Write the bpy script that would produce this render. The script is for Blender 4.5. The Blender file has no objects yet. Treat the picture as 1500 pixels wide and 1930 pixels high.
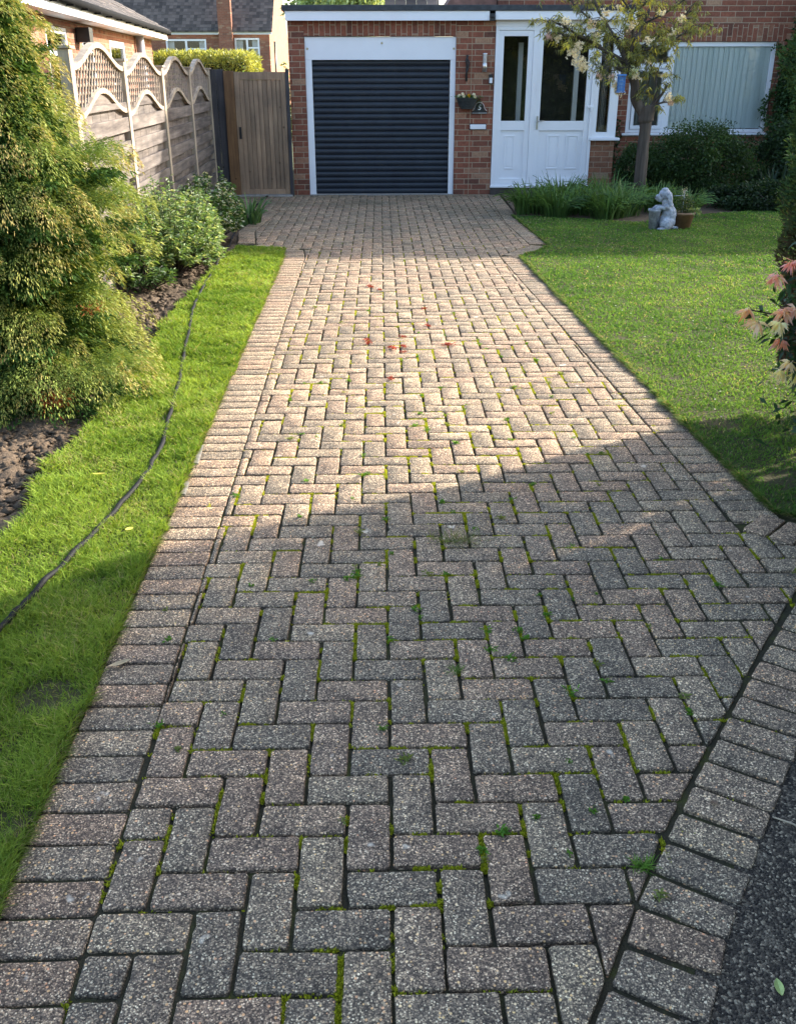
import bpy, bmesh, math, random
import numpy as np
from mathutils import Vector, Matrix
random.seed(7); rng = np.random.default_rng(11)
C = bpy.context.scene
COL = C.collection
RAD = math.radians

# ------------------------------------------------------------------ camera, sky, sun, exposure
CAM_H = 1.62
cam_d = bpy.data.cameras.new("camera"); cam = bpy.data.objects.new("camera", cam_d); COL.objects.link(cam)
cam_d.sensor_fit = 'VERTICAL'; cam_d.sensor_height = 24.0; cam_d.lens = 24.0*1771/1930
cam_d.clip_start = 0.05; cam_d.clip_end = 800
def set_cam(pitch, yaw, roll):
    t, y, r = RAD(pitch), RAD(yaw), RAD(roll)
    fwd = Vector((math.sin(y)*math.cos(t), math.cos(y)*math.cos(t), -math.sin(t)))
    right = Vector((math.cos(y), -math.sin(y), 0)); up = right.cross(fwd)
    r2 = right*math.cos(r)+up*math.sin(r); u2 = -right*math.sin(r)+up*math.cos(r)
    m = Matrix((r2, u2, -fwd)).transposed().to_4x4(); m.translation = (0, 0, CAM_H)
    cam.matrix_world = m
set_cam(24.93, 0.95, -0.1)
C.camera = cam
SUN_AZ, SUN_EL = 57.0, 24.5
w = bpy.data.worlds.new("World"); C.world = w; w.use_nodes = True
nt = w.node_tree; nt.nodes.clear()
sky = nt.nodes.new('ShaderNodeTexSky'); sky.sky_type = 'NISHITA'; sky.sun_disc = False
sky.sun_elevation = RAD(SUN_EL); sky.sun_rotation = RAD(SUN_AZ); sky.air_density = 1.0; sky.dust_density = 2.0; sky.ozone_density = 1.0
bg = nt.nodes.new('ShaderNodeBackground'); bg.inputs[1].default_value = 0.15
wo = nt.nodes.new('ShaderNodeOutputWorld'); nt.links.new(sky.outputs[0], bg.inputs[0]); nt.links.new(bg.outputs[0], wo.inputs[0])
sd = bpy.data.lights.new("sun", 'SUN'); sd.energy = 3.5; sd.angle = RAD(0.8); sd.color = (1.0, 0.94, 0.85)
sun = bpy.data.objects.new("sun", sd); COL.objects.link(sun)
sv = Vector((math.sin(RAD(SUN_AZ))*math.cos(RAD(SUN_EL)), math.cos(RAD(SUN_AZ))*math.cos(RAD(SUN_EL)), math.sin(RAD(SUN_EL))))
sun.rotation_euler = sv.to_track_quat('Z', 'Y').to_euler(); sun.location = (20, 14, 18)
C.view_settings.view_transform = 'Standard'; C.view_settings.look = 'None'
C.view_settings.exposure = 2.05; C.view_settings.gamma = 1.0
C.render.engine = 'CYCLES'
C.cycles.max_bounces = 6; C.cycles.transparent_max_bounces = 12

# ------------------------------------------------------------------ object helpers
WL = {}
def tag(o, label=None, cat=None, group=None, kind=None):
    if label: o['label'] = label
    if cat: o['category'] = cat
    if group: o['group'] = group
    if kind: o['kind'] = kind
    return o
def thing(name, label, cat, loc=(0, 0, 0), group=None, rotz=0):
    o = bpy.data.objects.new(name, None); COL.objects.link(o); o.location = loc; o.rotation_euler = (0, 0, rotz)
    o.empty_display_size = 0.1; WL[o.name] = Vector(loc)
    return tag(o, label, cat, group)
def link_mesh(name, me, mat, parent=None, local=False):
    o = bpy.data.objects.new(name, me); COL.objects.link(o)
    if mat is not None:
        for m_ in (mat if isinstance(mat, (list, tuple)) else [mat]): me.materials.append(m_)
    if parent is not None:
        o.parent = parent
        if not local: o.location = -WL.get(parent.name, Vector((0, 0, 0)))
    WL[o.name] = Vector((0, 0, 0))
    return o
class MB:
    def __init__(s): s.v = []; s.f = []; s.sm = []; s.mi = []; s.cur = 0
    def face(s, pts, smooth=False):
        n = len(s.v); s.v += [tuple(p) for p in pts]; s.f.append(tuple(range(n, n+len(pts)))); s.sm.append(smooth); s.mi.append(s.cur)
    def box(s, x0, x1, y0, y1, z0, z1, M=None):
        if x0 > x1: x0, x1 = x1, x0
        if y0 > y1: y0, y1 = y1, y0
        if z0 > z1: z0, z1 = z1, z0
        p = [(x0,y0,z0),(x1,y0,z0),(x1,y1,z0),(x0,y1,z0),(x0,y0,z1),(x1,y0,z1),(x1,y1,z1),(x0,y1,z1)]
        if M is not None: p = [tuple(M @ Vector(q)) for q in p]
        n = len(s.v); s.v += p
        for f in ((0,3,2,1),(4,5,6,7),(0,1,5,4),(1,2,6,5),(2,3,7,6),(3,0,4,7)):
            s.f.append(tuple(n+i for i in f)); s.sm.append(False); s.mi.append(s.cur)
        return s
    def bbox(s, x0, x1, y0, y1, z0, z1, b=0.004, M=None):
        # bevelled box
        bm = bmesh.new(); bmesh.ops.create_cube(bm, size=1)
        for v in bm.verts: v.co = Vector(((x0+x1)/2+v.co.x*(x1-x0), (y0+y1)/2+v.co.y*(y1-y0), (z0+z1)/2+v.co.z*(z1-z0)))
        bmesh.ops.bevel(bm, geom=bm.edges[:], offset=b, segments=2, affect='EDGES', profile=0.6)
        if M is not None: bm.transform(M)
        n = len(s.v); s.v += [tuple(v.co) for v in bm.verts]; bm.verts.index_update()
        for f in bm.faces: s.f.append(tuple(n+v.index for v in f.verts)); s.sm.append(False); s.mi.append(s.cur)
        bm.free(); return s
    def tube(s, pts, rad, seg=8, cap=True, smooth=True):
        pts = [Vector(p) for p in pts]; n0 = len(s.v); up = Vector((0, 0, 1)); prev = None
        if not hasattr(rad, '__len__'): rad = [rad]*len(pts)
        for i, p in enumerate(pts):
            d = (pts[min(i+1, len(pts)-1)]-pts[max(i-1, 0)])
            d = d.normalized() if d.length > 1e-9 else Vector((0, 0, 1))
            if prev is None:
                a = d.cross(up if abs(d.z) < .95 else Vector((1, 0, 0))).normalized()
            else:
                a = (prev-d*prev.dot(d)); a = a.normalized() if a.length > 1e-6 else d.orthogonal().normalized()
            prev = a; b = d.cross(a)
            for k in range(seg):
                t = 2*math.pi*k/seg; s.v.append(tuple(p+(a*math.cos(t)+b*math.sin(t))*rad[i]))
        for i in range(len(pts)-1):
            for k in range(seg):
                k2 = (k+1) % seg
                s.f.append((n0+i*seg+k, n0+i*seg+k2, n0+(i+1)*seg+k2, n0+(i+1)*seg+k)); s.sm.append(smooth); s.mi.append(s.cur)
        if cap:
            s.f.append(tuple(n0+k for k in range(seg-1, -1, -1))); s.sm.append(False); s.mi.append(s.cur)
            e = n0+(len(pts)-1)*seg; s.f.append(tuple(e+k for k in range(seg))); s.sm.append(False); s.mi.append(s.cur)
        return s
    def lathe(s, c, prof, seg=24, sy=1.0):
        n0 = len(s.v)
        for r, z in prof:
            for k in range(seg):
                t = 2*math.pi*k/seg; s.v.append((c[0]+r*math.cos(t), c[1]+r*sy*math.sin(t), c[2]+z))
        for i in range(len(prof)-1):
            for k in range(seg):
                k2 = (k+1) % seg
                s.f.append((n0+i*seg+k, n0+i*seg+k2, n0+(i+1)*seg+k2, n0+(i+1)*seg+k)); s.sm.append(True); s.mi.append(s.cur)
        return s
    def prism(s, poly, z0, z1, axis='z', M=None):
        # poly in 2D, extruded along axis between z0 and z1
        def P(a, b, c):
            q = {'z': (a, b, c), 'y': (a, c, b), 'x': (c, a, b)}[axis]
            return tuple(M @ Vector(q)) if M is not None else q
        n = len(poly); n0 = len(s.v)
        s.v += [P(a, b, z0) for a, b in poly]+[P(a, b, z1) for a, b in poly]
        s.f.append(tuple(n0+i for i in range(n-1, -1, -1))); s.f.append(tuple(n0+n+i for i in range(n)))
        s.sm += [False]*2; s.mi += [s.cur]*2
        for i in range(n):
            j = (i+1) % n; s.f.append((n0+i, n0+j, n0+n+j, n0+n+i)); s.sm.append(False); s.mi.append(s.cur)
        return s
    def build(s, name, mat, parent=None, local=False):
        me = bpy.data.meshes.new(name); me.from_pydata(s.v, [], s.f)
        me.polygons.foreach_set('use_smooth', s.sm); me.polygons.foreach_set('material_index', s.mi)
        bm = bmesh.new(); bm.from_mesh(me); bmesh.ops.recalc_face_normals(bm, faces=bm.faces[:]); bm.to_mesh(me); bm.free()
        me.update()
        return link_mesh(name, me, mat, parent, local)
def np_mesh(name, V, F, col=None, smooth=False):
    me = bpy.data.meshes.new(name); k = F.shape[1]
    me.vertices.add(len(V)); me.vertices.foreach_set('co', V.astype(np.float32).ravel())
    me.loops.add(F.size); me.loops.foreach_set('vertex_index', F.astype(np.int32).ravel())
    me.polygons.add(len(F)); me.polygons.foreach_set('loop_start', np.arange(0, F.size, k, dtype=np.int32))
    me.polygons.foreach_set('loop_total', np.full(len(F), k, dtype=np.int32))
    me.update(calc_edges=True)
    if col is not None:
        a = me.color_attributes.new('Col', 'FLOAT_COLOR', 'POINT')
        c4 = np.ones((len(V), 4), np.float32); c4[:, :3] = col; a.data.foreach_set('color', c4.ravel())
    return me
def norm(a): return a/np.maximum(np.linalg.norm(a, axis=-1, keepdims=True), 1e-9)
def leaves(name, mat, P, D, L, W, col, parent=None, droop=0.25, N=None, tip=None, local=False, wide=0.45):
    """many pointed leaf quads: base P, direction D, length L, width W"""
    n = len(P); D = norm(D); L = np.broadcast_to(L, (n,))[:, None]; W = np.broadcast_to(W, (n,))[:, None]
    if N is None: N = rng.normal(size=(n, 3))
    S = norm(np.cross(D, N)); g = np.array([0, 0, -1.0])
    mid = P+D*L*wide+g*L*droop*0.15; end = P+D*L+g*L*droop
    V = np.stack([P, mid+S*W/2, end, mid-S*W/2], 1).reshape(-1, 3)
    F = np.arange(4*n).reshape(n, 4)
    c = np.repeat(col, 4, 0) if col.ndim == 2 else np.tile(col, (4*n, 1))
    c = c.reshape(n, 4, 3).copy()
    if tip is not None: c[:, 2] = tip
    return link_mesh(name, np_mesh(name, V, F, c.reshape(-1, 3)), mat, parent, local)
def blades(name, mat, P, D, L, W, col, parent=None, local=False, bend=0.35, tipmul=1.25):
    """grass blades: 2-segment bent strips"""
    n = len(P); D = norm(D); L = np.broadcast_to(L, (n,))[:, None]; W = np.broadcast_to(W, (n,))[:, None]
    a = rng.uniform(0, 2*np.pi, n); S = np.stack([np.cos(a), np.sin(a), np.zeros(n)], 1)
    H = norm(np.stack([D[:, 0], D[:, 1], np.zeros(n)], 1)+1e-6)
    mid = P+D*L*.55; end = P+D*L*.9+H*L*bend
    V = np.stack([P-S*W/2, P+S*W/2, mid+S*W*.4, mid-S*W*.4, end], 1).reshape(-1, 3)
    i = np.arange(n)[:, None]*5
    F = np.concatenate([i+np.array([[0, 1, 2]]), i+np.array([[0, 2, 3]]), i+np.array([[3, 2, 4]])], 0)
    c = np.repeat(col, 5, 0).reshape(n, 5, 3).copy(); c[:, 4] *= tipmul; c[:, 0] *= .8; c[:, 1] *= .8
    return link_mesh(name, np_mesh(name, V, F, c.reshape(-1, 3)), mat, parent, local)
def inpoly(pts, poly):
    x, y = pts[:, 0], pts[:, 1]; ins = np.zeros(len(pts), bool); n = len(poly)
    for i in range(n):
        x1, y1 = poly[i]; x2, y2 = poly[(i+1) % n]
        c = ((y1 > y) != (y2 > y)) & (x < (x2-x1)*(y-y1)/((y2-y1) if y2 != y1 else 1e-9)+x1)
        ins ^= c
    return ins
def vnoise(x, y, s, seed=0):
    """smooth value noise 0..1"""
    r = np.random.default_rng(seed).random((64, 64)); X = x*s; Y = y*s
    xi = np.floor(X).astype(int); yi = np.floor(Y).astype(int); fx = X-xi; fy = Y-yi
    fx = fx*fx*(3-2*fx); fy = fy*fy*(3-2*fy)
    g = lambda a, b: r[a % 64, b % 64]
    return (g(xi, yi)*(1-fx)+g(xi+1, yi)*fx)*(1-fy)+(g(xi, yi+1)*(1-fx)+g(xi+1, yi+1)*fx)*fy

# ------------------------------------------------------------------ material helpers
class NT:
    def __init__(s, name):
        s.m = bpy.data.materials.new(name); s.m.use_nodes = True; s.t = s.m.node_tree
        s.b = s.t.nodes['Principled BSDF']; s.o = s.t.nodes['Material Output']
    def n(s, typ, **kw):
        nd = s.t.nodes.new(typ)
        for k, v in kw.items(): setattr(nd, k, v)
        return nd
    def l(s, a, b): s.t.links.new(a, b)
    def coord(s, scale=(1, 1, 1), out='Object'):
        tc = s.n('ShaderNodeTexCoord'); mp = s.n('ShaderNodeMapping'); mp.inputs['Scale'].default_value = scale
        s.l(tc.outputs[out], mp.inputs[0]); return mp.outputs[0]
    def noise(s, vec, scale, detail=4, rough=.55):
        nd = s.n('ShaderNodeTexNoise'); nd.inputs['Scale'].default_value = scale; nd.inputs['Detail'].default_value = detail
        nd.inputs['Roughness'].default_value = rough; s.l(vec, nd.inputs['Vector']); return nd.outputs['Fac']
    def ramp(s, fac, stops, interp='LINEAR'):
        r = s.n('ShaderNodeValToRGB'); r.color_ramp.interpolation = interp; e = r.color_ramp.elements
        e[0].position, e[0].color = stops[0][0], (*stops[0][1], 1)
        e[1].position, e[1].color = stops[-1][0], (*stops[-1][1], 1)
        for p, c in stops[1:-1]:
            q = e.new(p); q.color = (*c, 1)
        s.l(fac, r.inputs[0]); return r.outputs[0]
    def mix(s, fac, a, b, mode='MIX'):
        m = s.n('ShaderNodeMix', data_type='RGBA', blend_type=mode)
        for i, v in ((0, fac), (6, a), (7, b)):
            if hasattr(v, 'links') or isinstance(v, bpy.types.NodeSocket): s.l(v, m.inputs[i])
            elif i == 0: m.inputs[0].default_value = v
            else: m.inputs[i].default_value = (*v, 1)
        return m.outputs[2]
    def math(s, op, a, b=0.5):
        m = s.n('ShaderNodeMath', operation=op)
        for i, v in ((0, a), (1, b)):
            if isinstance(v, bpy.types.NodeSocket): s.l(v, m.inputs[i])
            else: m.inputs[i].default_value = v
        return m.outputs[0]
    def bump(s, h, strength=.4, dist=.01):
        b = s.n('ShaderNodeBump'); b.inputs['Strength'].default_value = strength; b.inputs['Distance'].default_value = dist
        s.l(h, b.inputs['Height']); s.l(b.outputs[0], s.b.inputs['Normal'])
    def base(s, c): s.l(c, s.b.inputs['Base Color']) if isinstance(c, bpy.types.NodeSocket) else setattr(s.b.inputs['Base Color'], 'default_value', (*c, 1))
    def rough(s, v): s.b.inputs['Roughness'].default_value = v
    def spec(s, v): s.b.inputs['Specular IOR Level'].default_value = v
def plain(name, c, rough=.5, var=.12, sc=12, metal=0, spec=.5, bump=0):
    t = NT(name); v = t.coord(); f = t.noise(v, sc, 5)
    t.base(t.ramp(f, [(.3, tuple(x*(1-var) for x in c)), (.7, tuple(min(1, x*(1+var)) for x in c))]))
    t.rough(rough); t.b.inputs['Metallic'].default_value = metal; t.spec(spec)
    if bump: t.bump(t.noise(v, sc*8, 4), bump, .004)
    return t.m
def leafmat(name, trans=.35, rough=.5, spec=.3):
    t = NT(name); a = t.n('ShaderNodeVertexColor', layer_name='Col'); t.base(a.outputs[0]); t.rough(rough); t.spec(spec)
    tr = t.n('ShaderNodeBsdfTranslucent'); t.l(t.mix(1.0, a.outputs[0], (1.5, 1.35, .7), 'MULTIPLY'), tr.inputs[0])
    mx = t.n('ShaderNodeMixShader'); mx.inputs[0].default_value = trans
    t.l(t.b.outputs[0], mx.inputs[1]); t.l(tr.outputs[0], mx.inputs[2]); t.l(mx.outputs[0], t.o.inputs[0]); return t.m
def brickmat(name, axes='xz', c1=(.26, .095, .06), c2=(.13, .06, .045), c3=(.34, .2, .13), mortar=(.46, .36, .25), bw=.225, rh=.075, flip=False):
    t = NT(name); tc = t.n('ShaderNodeTexCoord'); sp = t.n('ShaderNodeSeparateXYZ'); t.l(tc.outputs['Object'], sp.inputs[0])
    cb = t.n('ShaderNodeCombineXYZ'); ax = {'x': 0, 'y': 1, 'z': 2}
    t.l(sp.outputs[ax[axes[0]]], cb.inputs[1 if flip else 0]); t.l(sp.outputs[ax[axes[1]]], cb.inputs[0 if flip else 1])
    wob = t.n('ShaderNodeVectorMath', operation='ADD'); nz = t.n('ShaderNodeTexNoise'); nz.inputs['Scale'].default_value = 9
    t.l(tc.outputs['Object'], nz.inputs['Vector']); sc = t.n('ShaderNodeVectorMath', operation='SCALE'); sc.inputs['Scale'].default_value = .006
    t.l(nz.outputs['Color'], sc.inputs[0]); t.l(cb.outputs[0], wob.inputs[0]); t.l(sc.outputs[0], wob.inputs[1])
    br = t.n('ShaderNodeTexBrick'); br.inputs['Scale'].default_value = 1; br.inputs['Brick Width'].default_value = bw; br.inputs['Row Height'].default_value = rh
    br.inputs['Mortar Size'].default_value = .0052; br.inputs['Mortar Smooth'].default_value = .25
    br.inputs['Color1'].default_value = (0, 0, 0, 1); br.inputs['Color2'].default_value = (1, 1, 1, 1); br.inputs['Mortar'].default_value = (.5, .5, .5, 1)
    t.l(wob.outputs[0], br.inputs['Vector'])
    sep = t.n('ShaderNodeSeparateColor'); t.l(br.outputs['Color'], sep.inputs[0])
    bc = t.ramp(sep.outputs[0], [(0, c2), (.25, c1), (.5, tuple((a+b)/2 for a, b in zip(c1, c2))), (.8, c1), (.97, c3)])
    v = t.coord(); n1 = t.noise(v, 38, 5, .7); n2 = t.noise(v, 2.2, 4)
    bc = t.mix(1.0, bc, t.ramp(n1, [(.25, (.62, .62, .62)), (.75, (1.3, 1.28, 1.22))]), 'MULTIPLY')
    mc = t.mix(t.noise(v, 60, 3), mortar, tuple(x*.6 for x in mortar))
    c = t.mix(br.outputs['Fac'], bc, mc)
    c = t.mix(1.0, c, t.ramp(n2, [(.3, (.82, .82, .82)), (.7, (1.1, 1.1, 1.1))]), 'MULTIPLY')
    t.base(c); t.rough(.9); t.spec(.2)
    h = t.math('SUBTRACT', t.math('MULTIPLY', n1, .25), br.outputs['Fac']); t.bump(h, .7, .006)
    return t.m
def woodmat(name, c, c2, ax='z', rough=.75, knots=True, sc=1.0):
    t = NT(name); s_ = {'z': (22, 22, 1.3), 'y': (22, 1.3, 22), 'x': (1.3, 22, 22)}[ax]
    v = t.coord(tuple(x*sc for x in s_)); f = t.noise(v, 1.6, 6, .65); g = t.noise(t.coord(), 3.1, 4)
    ri = t.n('ShaderNodeNewGeometry').outputs['Random Per Island']
    col = t.ramp(f, [(.25, c2), (.5, tuple((a+b)/2 for a, b in zip(c, c2))), (.72, c)])
    col = t.mix(1.0, col, t.ramp(g, [(.3, (.72, .72, .74)), (.7, (1.15, 1.12, 1.08))]), 'MULTIPLY')
    col = t.mix(1.0, col, t.ramp(ri, [(0, (.72, .72, .72)), (1, (1.18, 1.15, 1.12))]), 'MULTIPLY')
    if knots:
        vo = t.n('ShaderNodeTexVoronoi'); vo.inputs['Scale'].default_value = 5.5; vo.inputs['Randomness'].default_value = 1
        t.l(t.coord(), vo.inputs['Vector'])
        k = t.ramp(vo.outputs['Distance'], [(.05, (.22, .16, .12)), (.11, (1, 1, 1))]); col = t.mix(.85, col, k, 'MULTIPLY')
    t.base(col); t.rough(rough); t.spec(.25); t.bump(f, .35, .003); return t.m
def glassmat(name, tint=(.8, .86, .85), mixv=.0):
    t = NT(name); t.t.nodes.remove(t.b)
    tr = t.n('ShaderNodeBsdfTransparent'); tr.inputs[0].default_value = (*tint, 1)
    gl = t.n('ShaderNodeBsdfGlossy'); gl.inputs['Roughness'].default_value = .01
    lw = t.n('ShaderNodeFresnel'); lw.inputs[0].default_value = 1.5
    mx = t.n('ShaderNodeMixShader'); t.l(t.math('ADD', lw.outputs[0], mixv), mx.inputs[0])
    t.l(tr.outputs[0], mx.inputs[1]); t.l(gl.outputs[0], mx.inputs[2]); t.l(mx.outputs[0], t.o.inputs[0]); return t.m

M = {}
M['upvc'] = plain('white_upvc', (.78, .79, .82), .28, .03, 3)
M['fascia'] = plain('white_fascia', (.76, .77, .8), .35, .05, 2)
M['felt'] = plain('roof_felt', (.045, .05, .055), .9, .3, 14, bump=.5)
M['black'] = plain('black_paint', (.012, .012, .013), .4, .2)
M['steel'] = plain('brushed_steel', (.55, .54, .52), .3, .1, 30, metal=.9)
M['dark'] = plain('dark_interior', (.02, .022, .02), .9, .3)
M['brick'] = brickmat('garage_brick')
M['brick_y'] = brickmat('side_brick', 'yz')
M['brick_sold'] = brickmat('soldier_brick', 'xz', flip=True, c3=(.3, .17, .11), rh=.0765, bw=.226)
M['brick_low'] = brickmat('porch_brick', c1=(.3, .14, .085), c2=(.17, .09, .06), c3=(.36, .26, .17))
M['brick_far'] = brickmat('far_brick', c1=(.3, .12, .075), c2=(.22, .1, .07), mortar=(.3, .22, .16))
M['brick_far_lit'] = brickmat('far_brick_sunlit', 'yz', c1=(.42, .2, .12), c2=(.36, .17, .1), mortar=(.4, .3, .22))  # far brick coloured brighter for the sunlit gable
M['glass'] = glassmat('window_glass', (.95, .965, .96))
M['leaf'] = leafmat('leaf_foliage'); M['leafdull'] = leafmat('needle_foliage', .16, .8, .05); M['grass'] = leafmat('grass_blades', .35, .75, .06)
M['petal'] = leafmat('petals', .45, .5, .2)
M['bark'] = woodmat('bark', (.12, .10, .085), (.03, .026, .022), 'z', .95, False)
M['wood_grey'] = woodmat('weathered_wood', (.27, .232, .20), (.04, .031, .028), 'y', .85, False, .5)
M['wood_frame'] = woodmat('fence_frame_wood', (.52, .44, .33), (.27, .21, .15), 'z', .75, False)
M['wood_gate'] = woodmat('gate_wood', (.42, .29, .19), (.2, .135, .09), 'z')
M['wood_dark'] = woodmat('dark_board_wood', (.085, .08, .085), (.04, .036, .038), 'z')
M['wood_orange'] = woodmat('treated_post_wood', (.24, .13, .06), (.11, .06, .03), 'z')
M['terracotta'] = plain('terracotta', (.2, .11, .055), .6, .25, 20)
M['rubber'] = plain('hose_rubber', (.008, .008, .008), .7, .5, 25, spec=.2)
M['concrete'] = plain('concrete', (.3, .28, .25), .9, .2, 20, bump=.4)

# ------------------------------------------------------------------ ground surfaces
def sheet(name, poly, z0, z1, mat, kind='structure'):
    mb = MB(); mb.prism(poly, z0, z1); return tag(mb.build(name, mat), kind=kind)
t = NT('soil_ground'); v = t.coord(); n = t.noise(v, 3, 8, .65); n2 = t.noise(v, 60, 5, .7)
t.base(t.mix(n2, t.ramp(n, [(.3, (.055, .038, .025)), (.7, (.17, .122, .082))]), (.18, .135, .095))); t.rough(1); t.spec(.1); t.bump(n2, 1, .02); M['soil'] = t.m
t = NT('far_ground'); v = t.coord(); n = t.noise(v, .6, 6); t.base(t.ramp(n, [(.3, (.05, .075, .02)), (.7, (.09, .1, .04))])); t.rough(1); M['farground'] = t.m
g = MB(); g.face([(-300, -250, -.085), (300, -250, -.085), (300, 500, -.085), (-300, 500, -.085)]); tag(g.build('ground', M['farground']), kind='structure')

# paving joints / base
t = NT('joint_soil'); v = t.coord(); n = t.noise(v, 7, 6, .7); n2 = t.noise(v, 90, 4)
c = t.ramp(n, [(.36, (.03, .025, .017)), (.5, (.055, .048, .028)), (.66, (.09, .10, .02))])
t.base(t.mix(n2, c, (.05, .045, .03))); t.rough(1); t.spec(.05); t.bump(n2, 1, .01); M['joint'] = t.m
DRIVE_OUT = [(-.80, .2), (-.83, 1.7), (-.86, 3.5), (-.90, 5.5), (-.925, 7.4), (-.97, 9.55), (-1.0, 9.85), (-1.5, 10.1), (-1.63, 11.15), (-1.50, 12.9), (-2.3, 13.6), (-2.3, 14.74), (1.78, 14.74),
             (1.70, 11.75), (1.77, 10.0), (1.385, 9.4), (1.48, 6.83), (1.546, 5.05), (1.556, 4.14), (1.562, 3.49), (2.1, 3.12), (2.1, 2.6), (1.8, 2.66), (1.063, 1.93), (.907, 1.713), (.798, 1.515), (.728, 1.39), (.60, 1.05), (.50, .85), (.40, .6), (.36, .2)]
sheet('driveway_base', [(x, y) for x, y in DRIVE_OUT], -.05, -.0106, M['joint'])
FIELD = [(-.60, .2), (-.755, 9.5), (-.80, 9.95), (-1.33, 10.27), (-1.45, 11.2), (-1.33, 12.95), (-2.15, 13.72), (-2.15, 14.72), (1.58, 14.72), (1.50, 11.75), (1.56, 10.15), (1.163, 9.45), (1.395, 3.3), (1.56, 3.145), (2.05, 2.86),
         (2.05, 2.8), (1.75, 2.9), (1.43, 2.82), (1.082, 2.319), (.748, 1.821), (.61, 1.60), (.463, 1.334), (.345, 1.13), (.24, .93), (.14, .70), (.10, .2)]

def clip(poly, p, q):
    """keep the part of poly left of p->q"""
    out = []; dx, dy = q[0]-p[0], q[1]-p[1]
    d = lambda a: dx*(a[1]-p[1])-dy*(a[0]-p[0])
    for i in range(len(poly)):
        a, b = poly[i], poly[(i+1) % len(poly)]; da, db = d(a), d(b)
        if da >= 0: out.append(a)
        if (da >= 0) != (db >= 0):
            t_ = da/(da-db); out.append((a[0]+(b[0]-a[0])*t_, a[1]+(b[1]-a[1])*t_))
    return out
def area(p): return abs(sum(p[i][0]*p[(i+1) % len(p)][1]-p[(i+1) % len(p)][0]*p[i][1] for i in range(len(p))))/2
def offset_in(poly, d):
    """inset a convex polygon (ccw or cw)"""
    s = sum(poly[i][0]*poly[(i+1) % len(poly)][1]-poly[(i+1) % len(poly)][0]*poly[i][1] for i in range(len(poly)))
    if s < 0: poly = poly[::-1]
    out = poly
    for i in range(len(poly)):
        a, b = poly[i], poly[(i+1) % len(poly)]; L = math.hypot(b[0]-a[0], b[1]-a[1])
        if L < 1e-5: continue
        nx, ny = -(b[1]-a[1])/L, (b[0]-a[0])/L
        out = clip(out, (a[0]+nx*d, a[1]+ny*d), (b[0]+nx*d, b[1]+ny*d))
        if len(out) < 3: return []
    return out
def sink(x, y):
    """gentle unevenness of the old paving"""
    return .45*(0.006*math.sin(x*2.3+y*.9)*math.sin(y*1.1-.6)-.004*math.sin(x*5+y*3.1)-.007*math.exp(-((x+.1)/.18)**2))
def chaikin(poly, r=.25):
    out = []
    for i in range(len(poly)):
        a, b = poly[i], poly[(i+1) % len(poly)]; L = math.hypot(b[0]-a[0], b[1]-a[1]); k = min(.5, .006/max(L, 1e-4)); k = max(k, .02)
        out.append((a[0]+(b[0]-a[0])*k, a[1]+(b[1]-a[1])*k)); out.append((b[0]+(a[0]-b[0])*k, b[1]+(a[1]-b[1])*k))
    return out
PV, JOINTS = MB(), []
def paver(poly, gap=.0045):
    poly = offset_in(poly, gap+random.uniform(-.0012, .0016))
    if len(poly) < 3 or area(poly) < .00035: return
    cx = sum(p[0] for p in poly)/len(poly); cy = sum(p[1] for p in poly)/len(poly)
    a = RAD(random.gauss(0, .45)); ca, sa = math.cos(a), math.sin(a); jx, jy = random.gauss(0, .0008), random.gauss(0, .0008)
    poly = [(cx+jx+(x-cx)*ca-(y-cy)*sa, cy+jy+(x-cx)*sa+(y-cy)*ca) for x, y in poly]
    tx, ty, dz = random.gauss(0, .006), random.gauss(0, .006), random.gauss(0, .0008)
    P1 = chaikin(poly)
    if cy < 6:
        P2 = []
        for k_ in range(len(P1)):
            a_, b_ = P1[k_], P1[(k_+1) % len(P1)]; L_ = math.hypot(b_[0]-a_[0], b_[1]-a_[1]); ns_ = max(1, int(L_/.022))
            for q_ in range(ns_):
                u_ = q_/ns_; P2.append((a_[0]+(b_[0]-a_[0])*u_+random.gauss(0, .0007), a_[1]+(b_[1]-a_[1])*u_+random.gauss(0, .0007)))
        if random.random() < .3:
            k_ = random.randrange(len(P2)); x_, y_ = P2[k_]; f_ = random.uniform(.04, .10); P2[k_] = (x_+(cx-x_)*f_, y_+(cy-y_)*f_)
        P1 = P2
    z = lambda x, y: dz+sink(cx, cy)+(x-cx)*tx+(y-cy)*ty
    def shr(P, d): # shrink towards the centre by about d
        o = []
        for x, y in P:
            L = math.hypot(x-cx, y-cy) or 1; o.append((x-(x-cx)/L*d, y-(y-cy)/L*d))
        return o
    rings = [(P1, -.03), (P1, -.0038), (shr(P1, .0016), -.0012), (shr(P1, .0045), 0)]
    n0 = len(PV.v); n = len(P1)
    for R_, h in rings:
        for x, y in R_: PV.v.append((x, y, z(x, y)+h))
    for k in range(len(rings)-1):
        for i in range(n):
            j = (i+1) % n; PV.f.append((n0+k*n+i, n0+k*n+j, n0+(k+1)*n+j, n0+(k+1)*n+i)); PV.sm.append(k > 0); PV.mi.append(0)
    PV.f.append(tuple(n0+3*n+i for i in range(n))); PV.sm.append(True); PV.mi.append(0)
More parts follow.
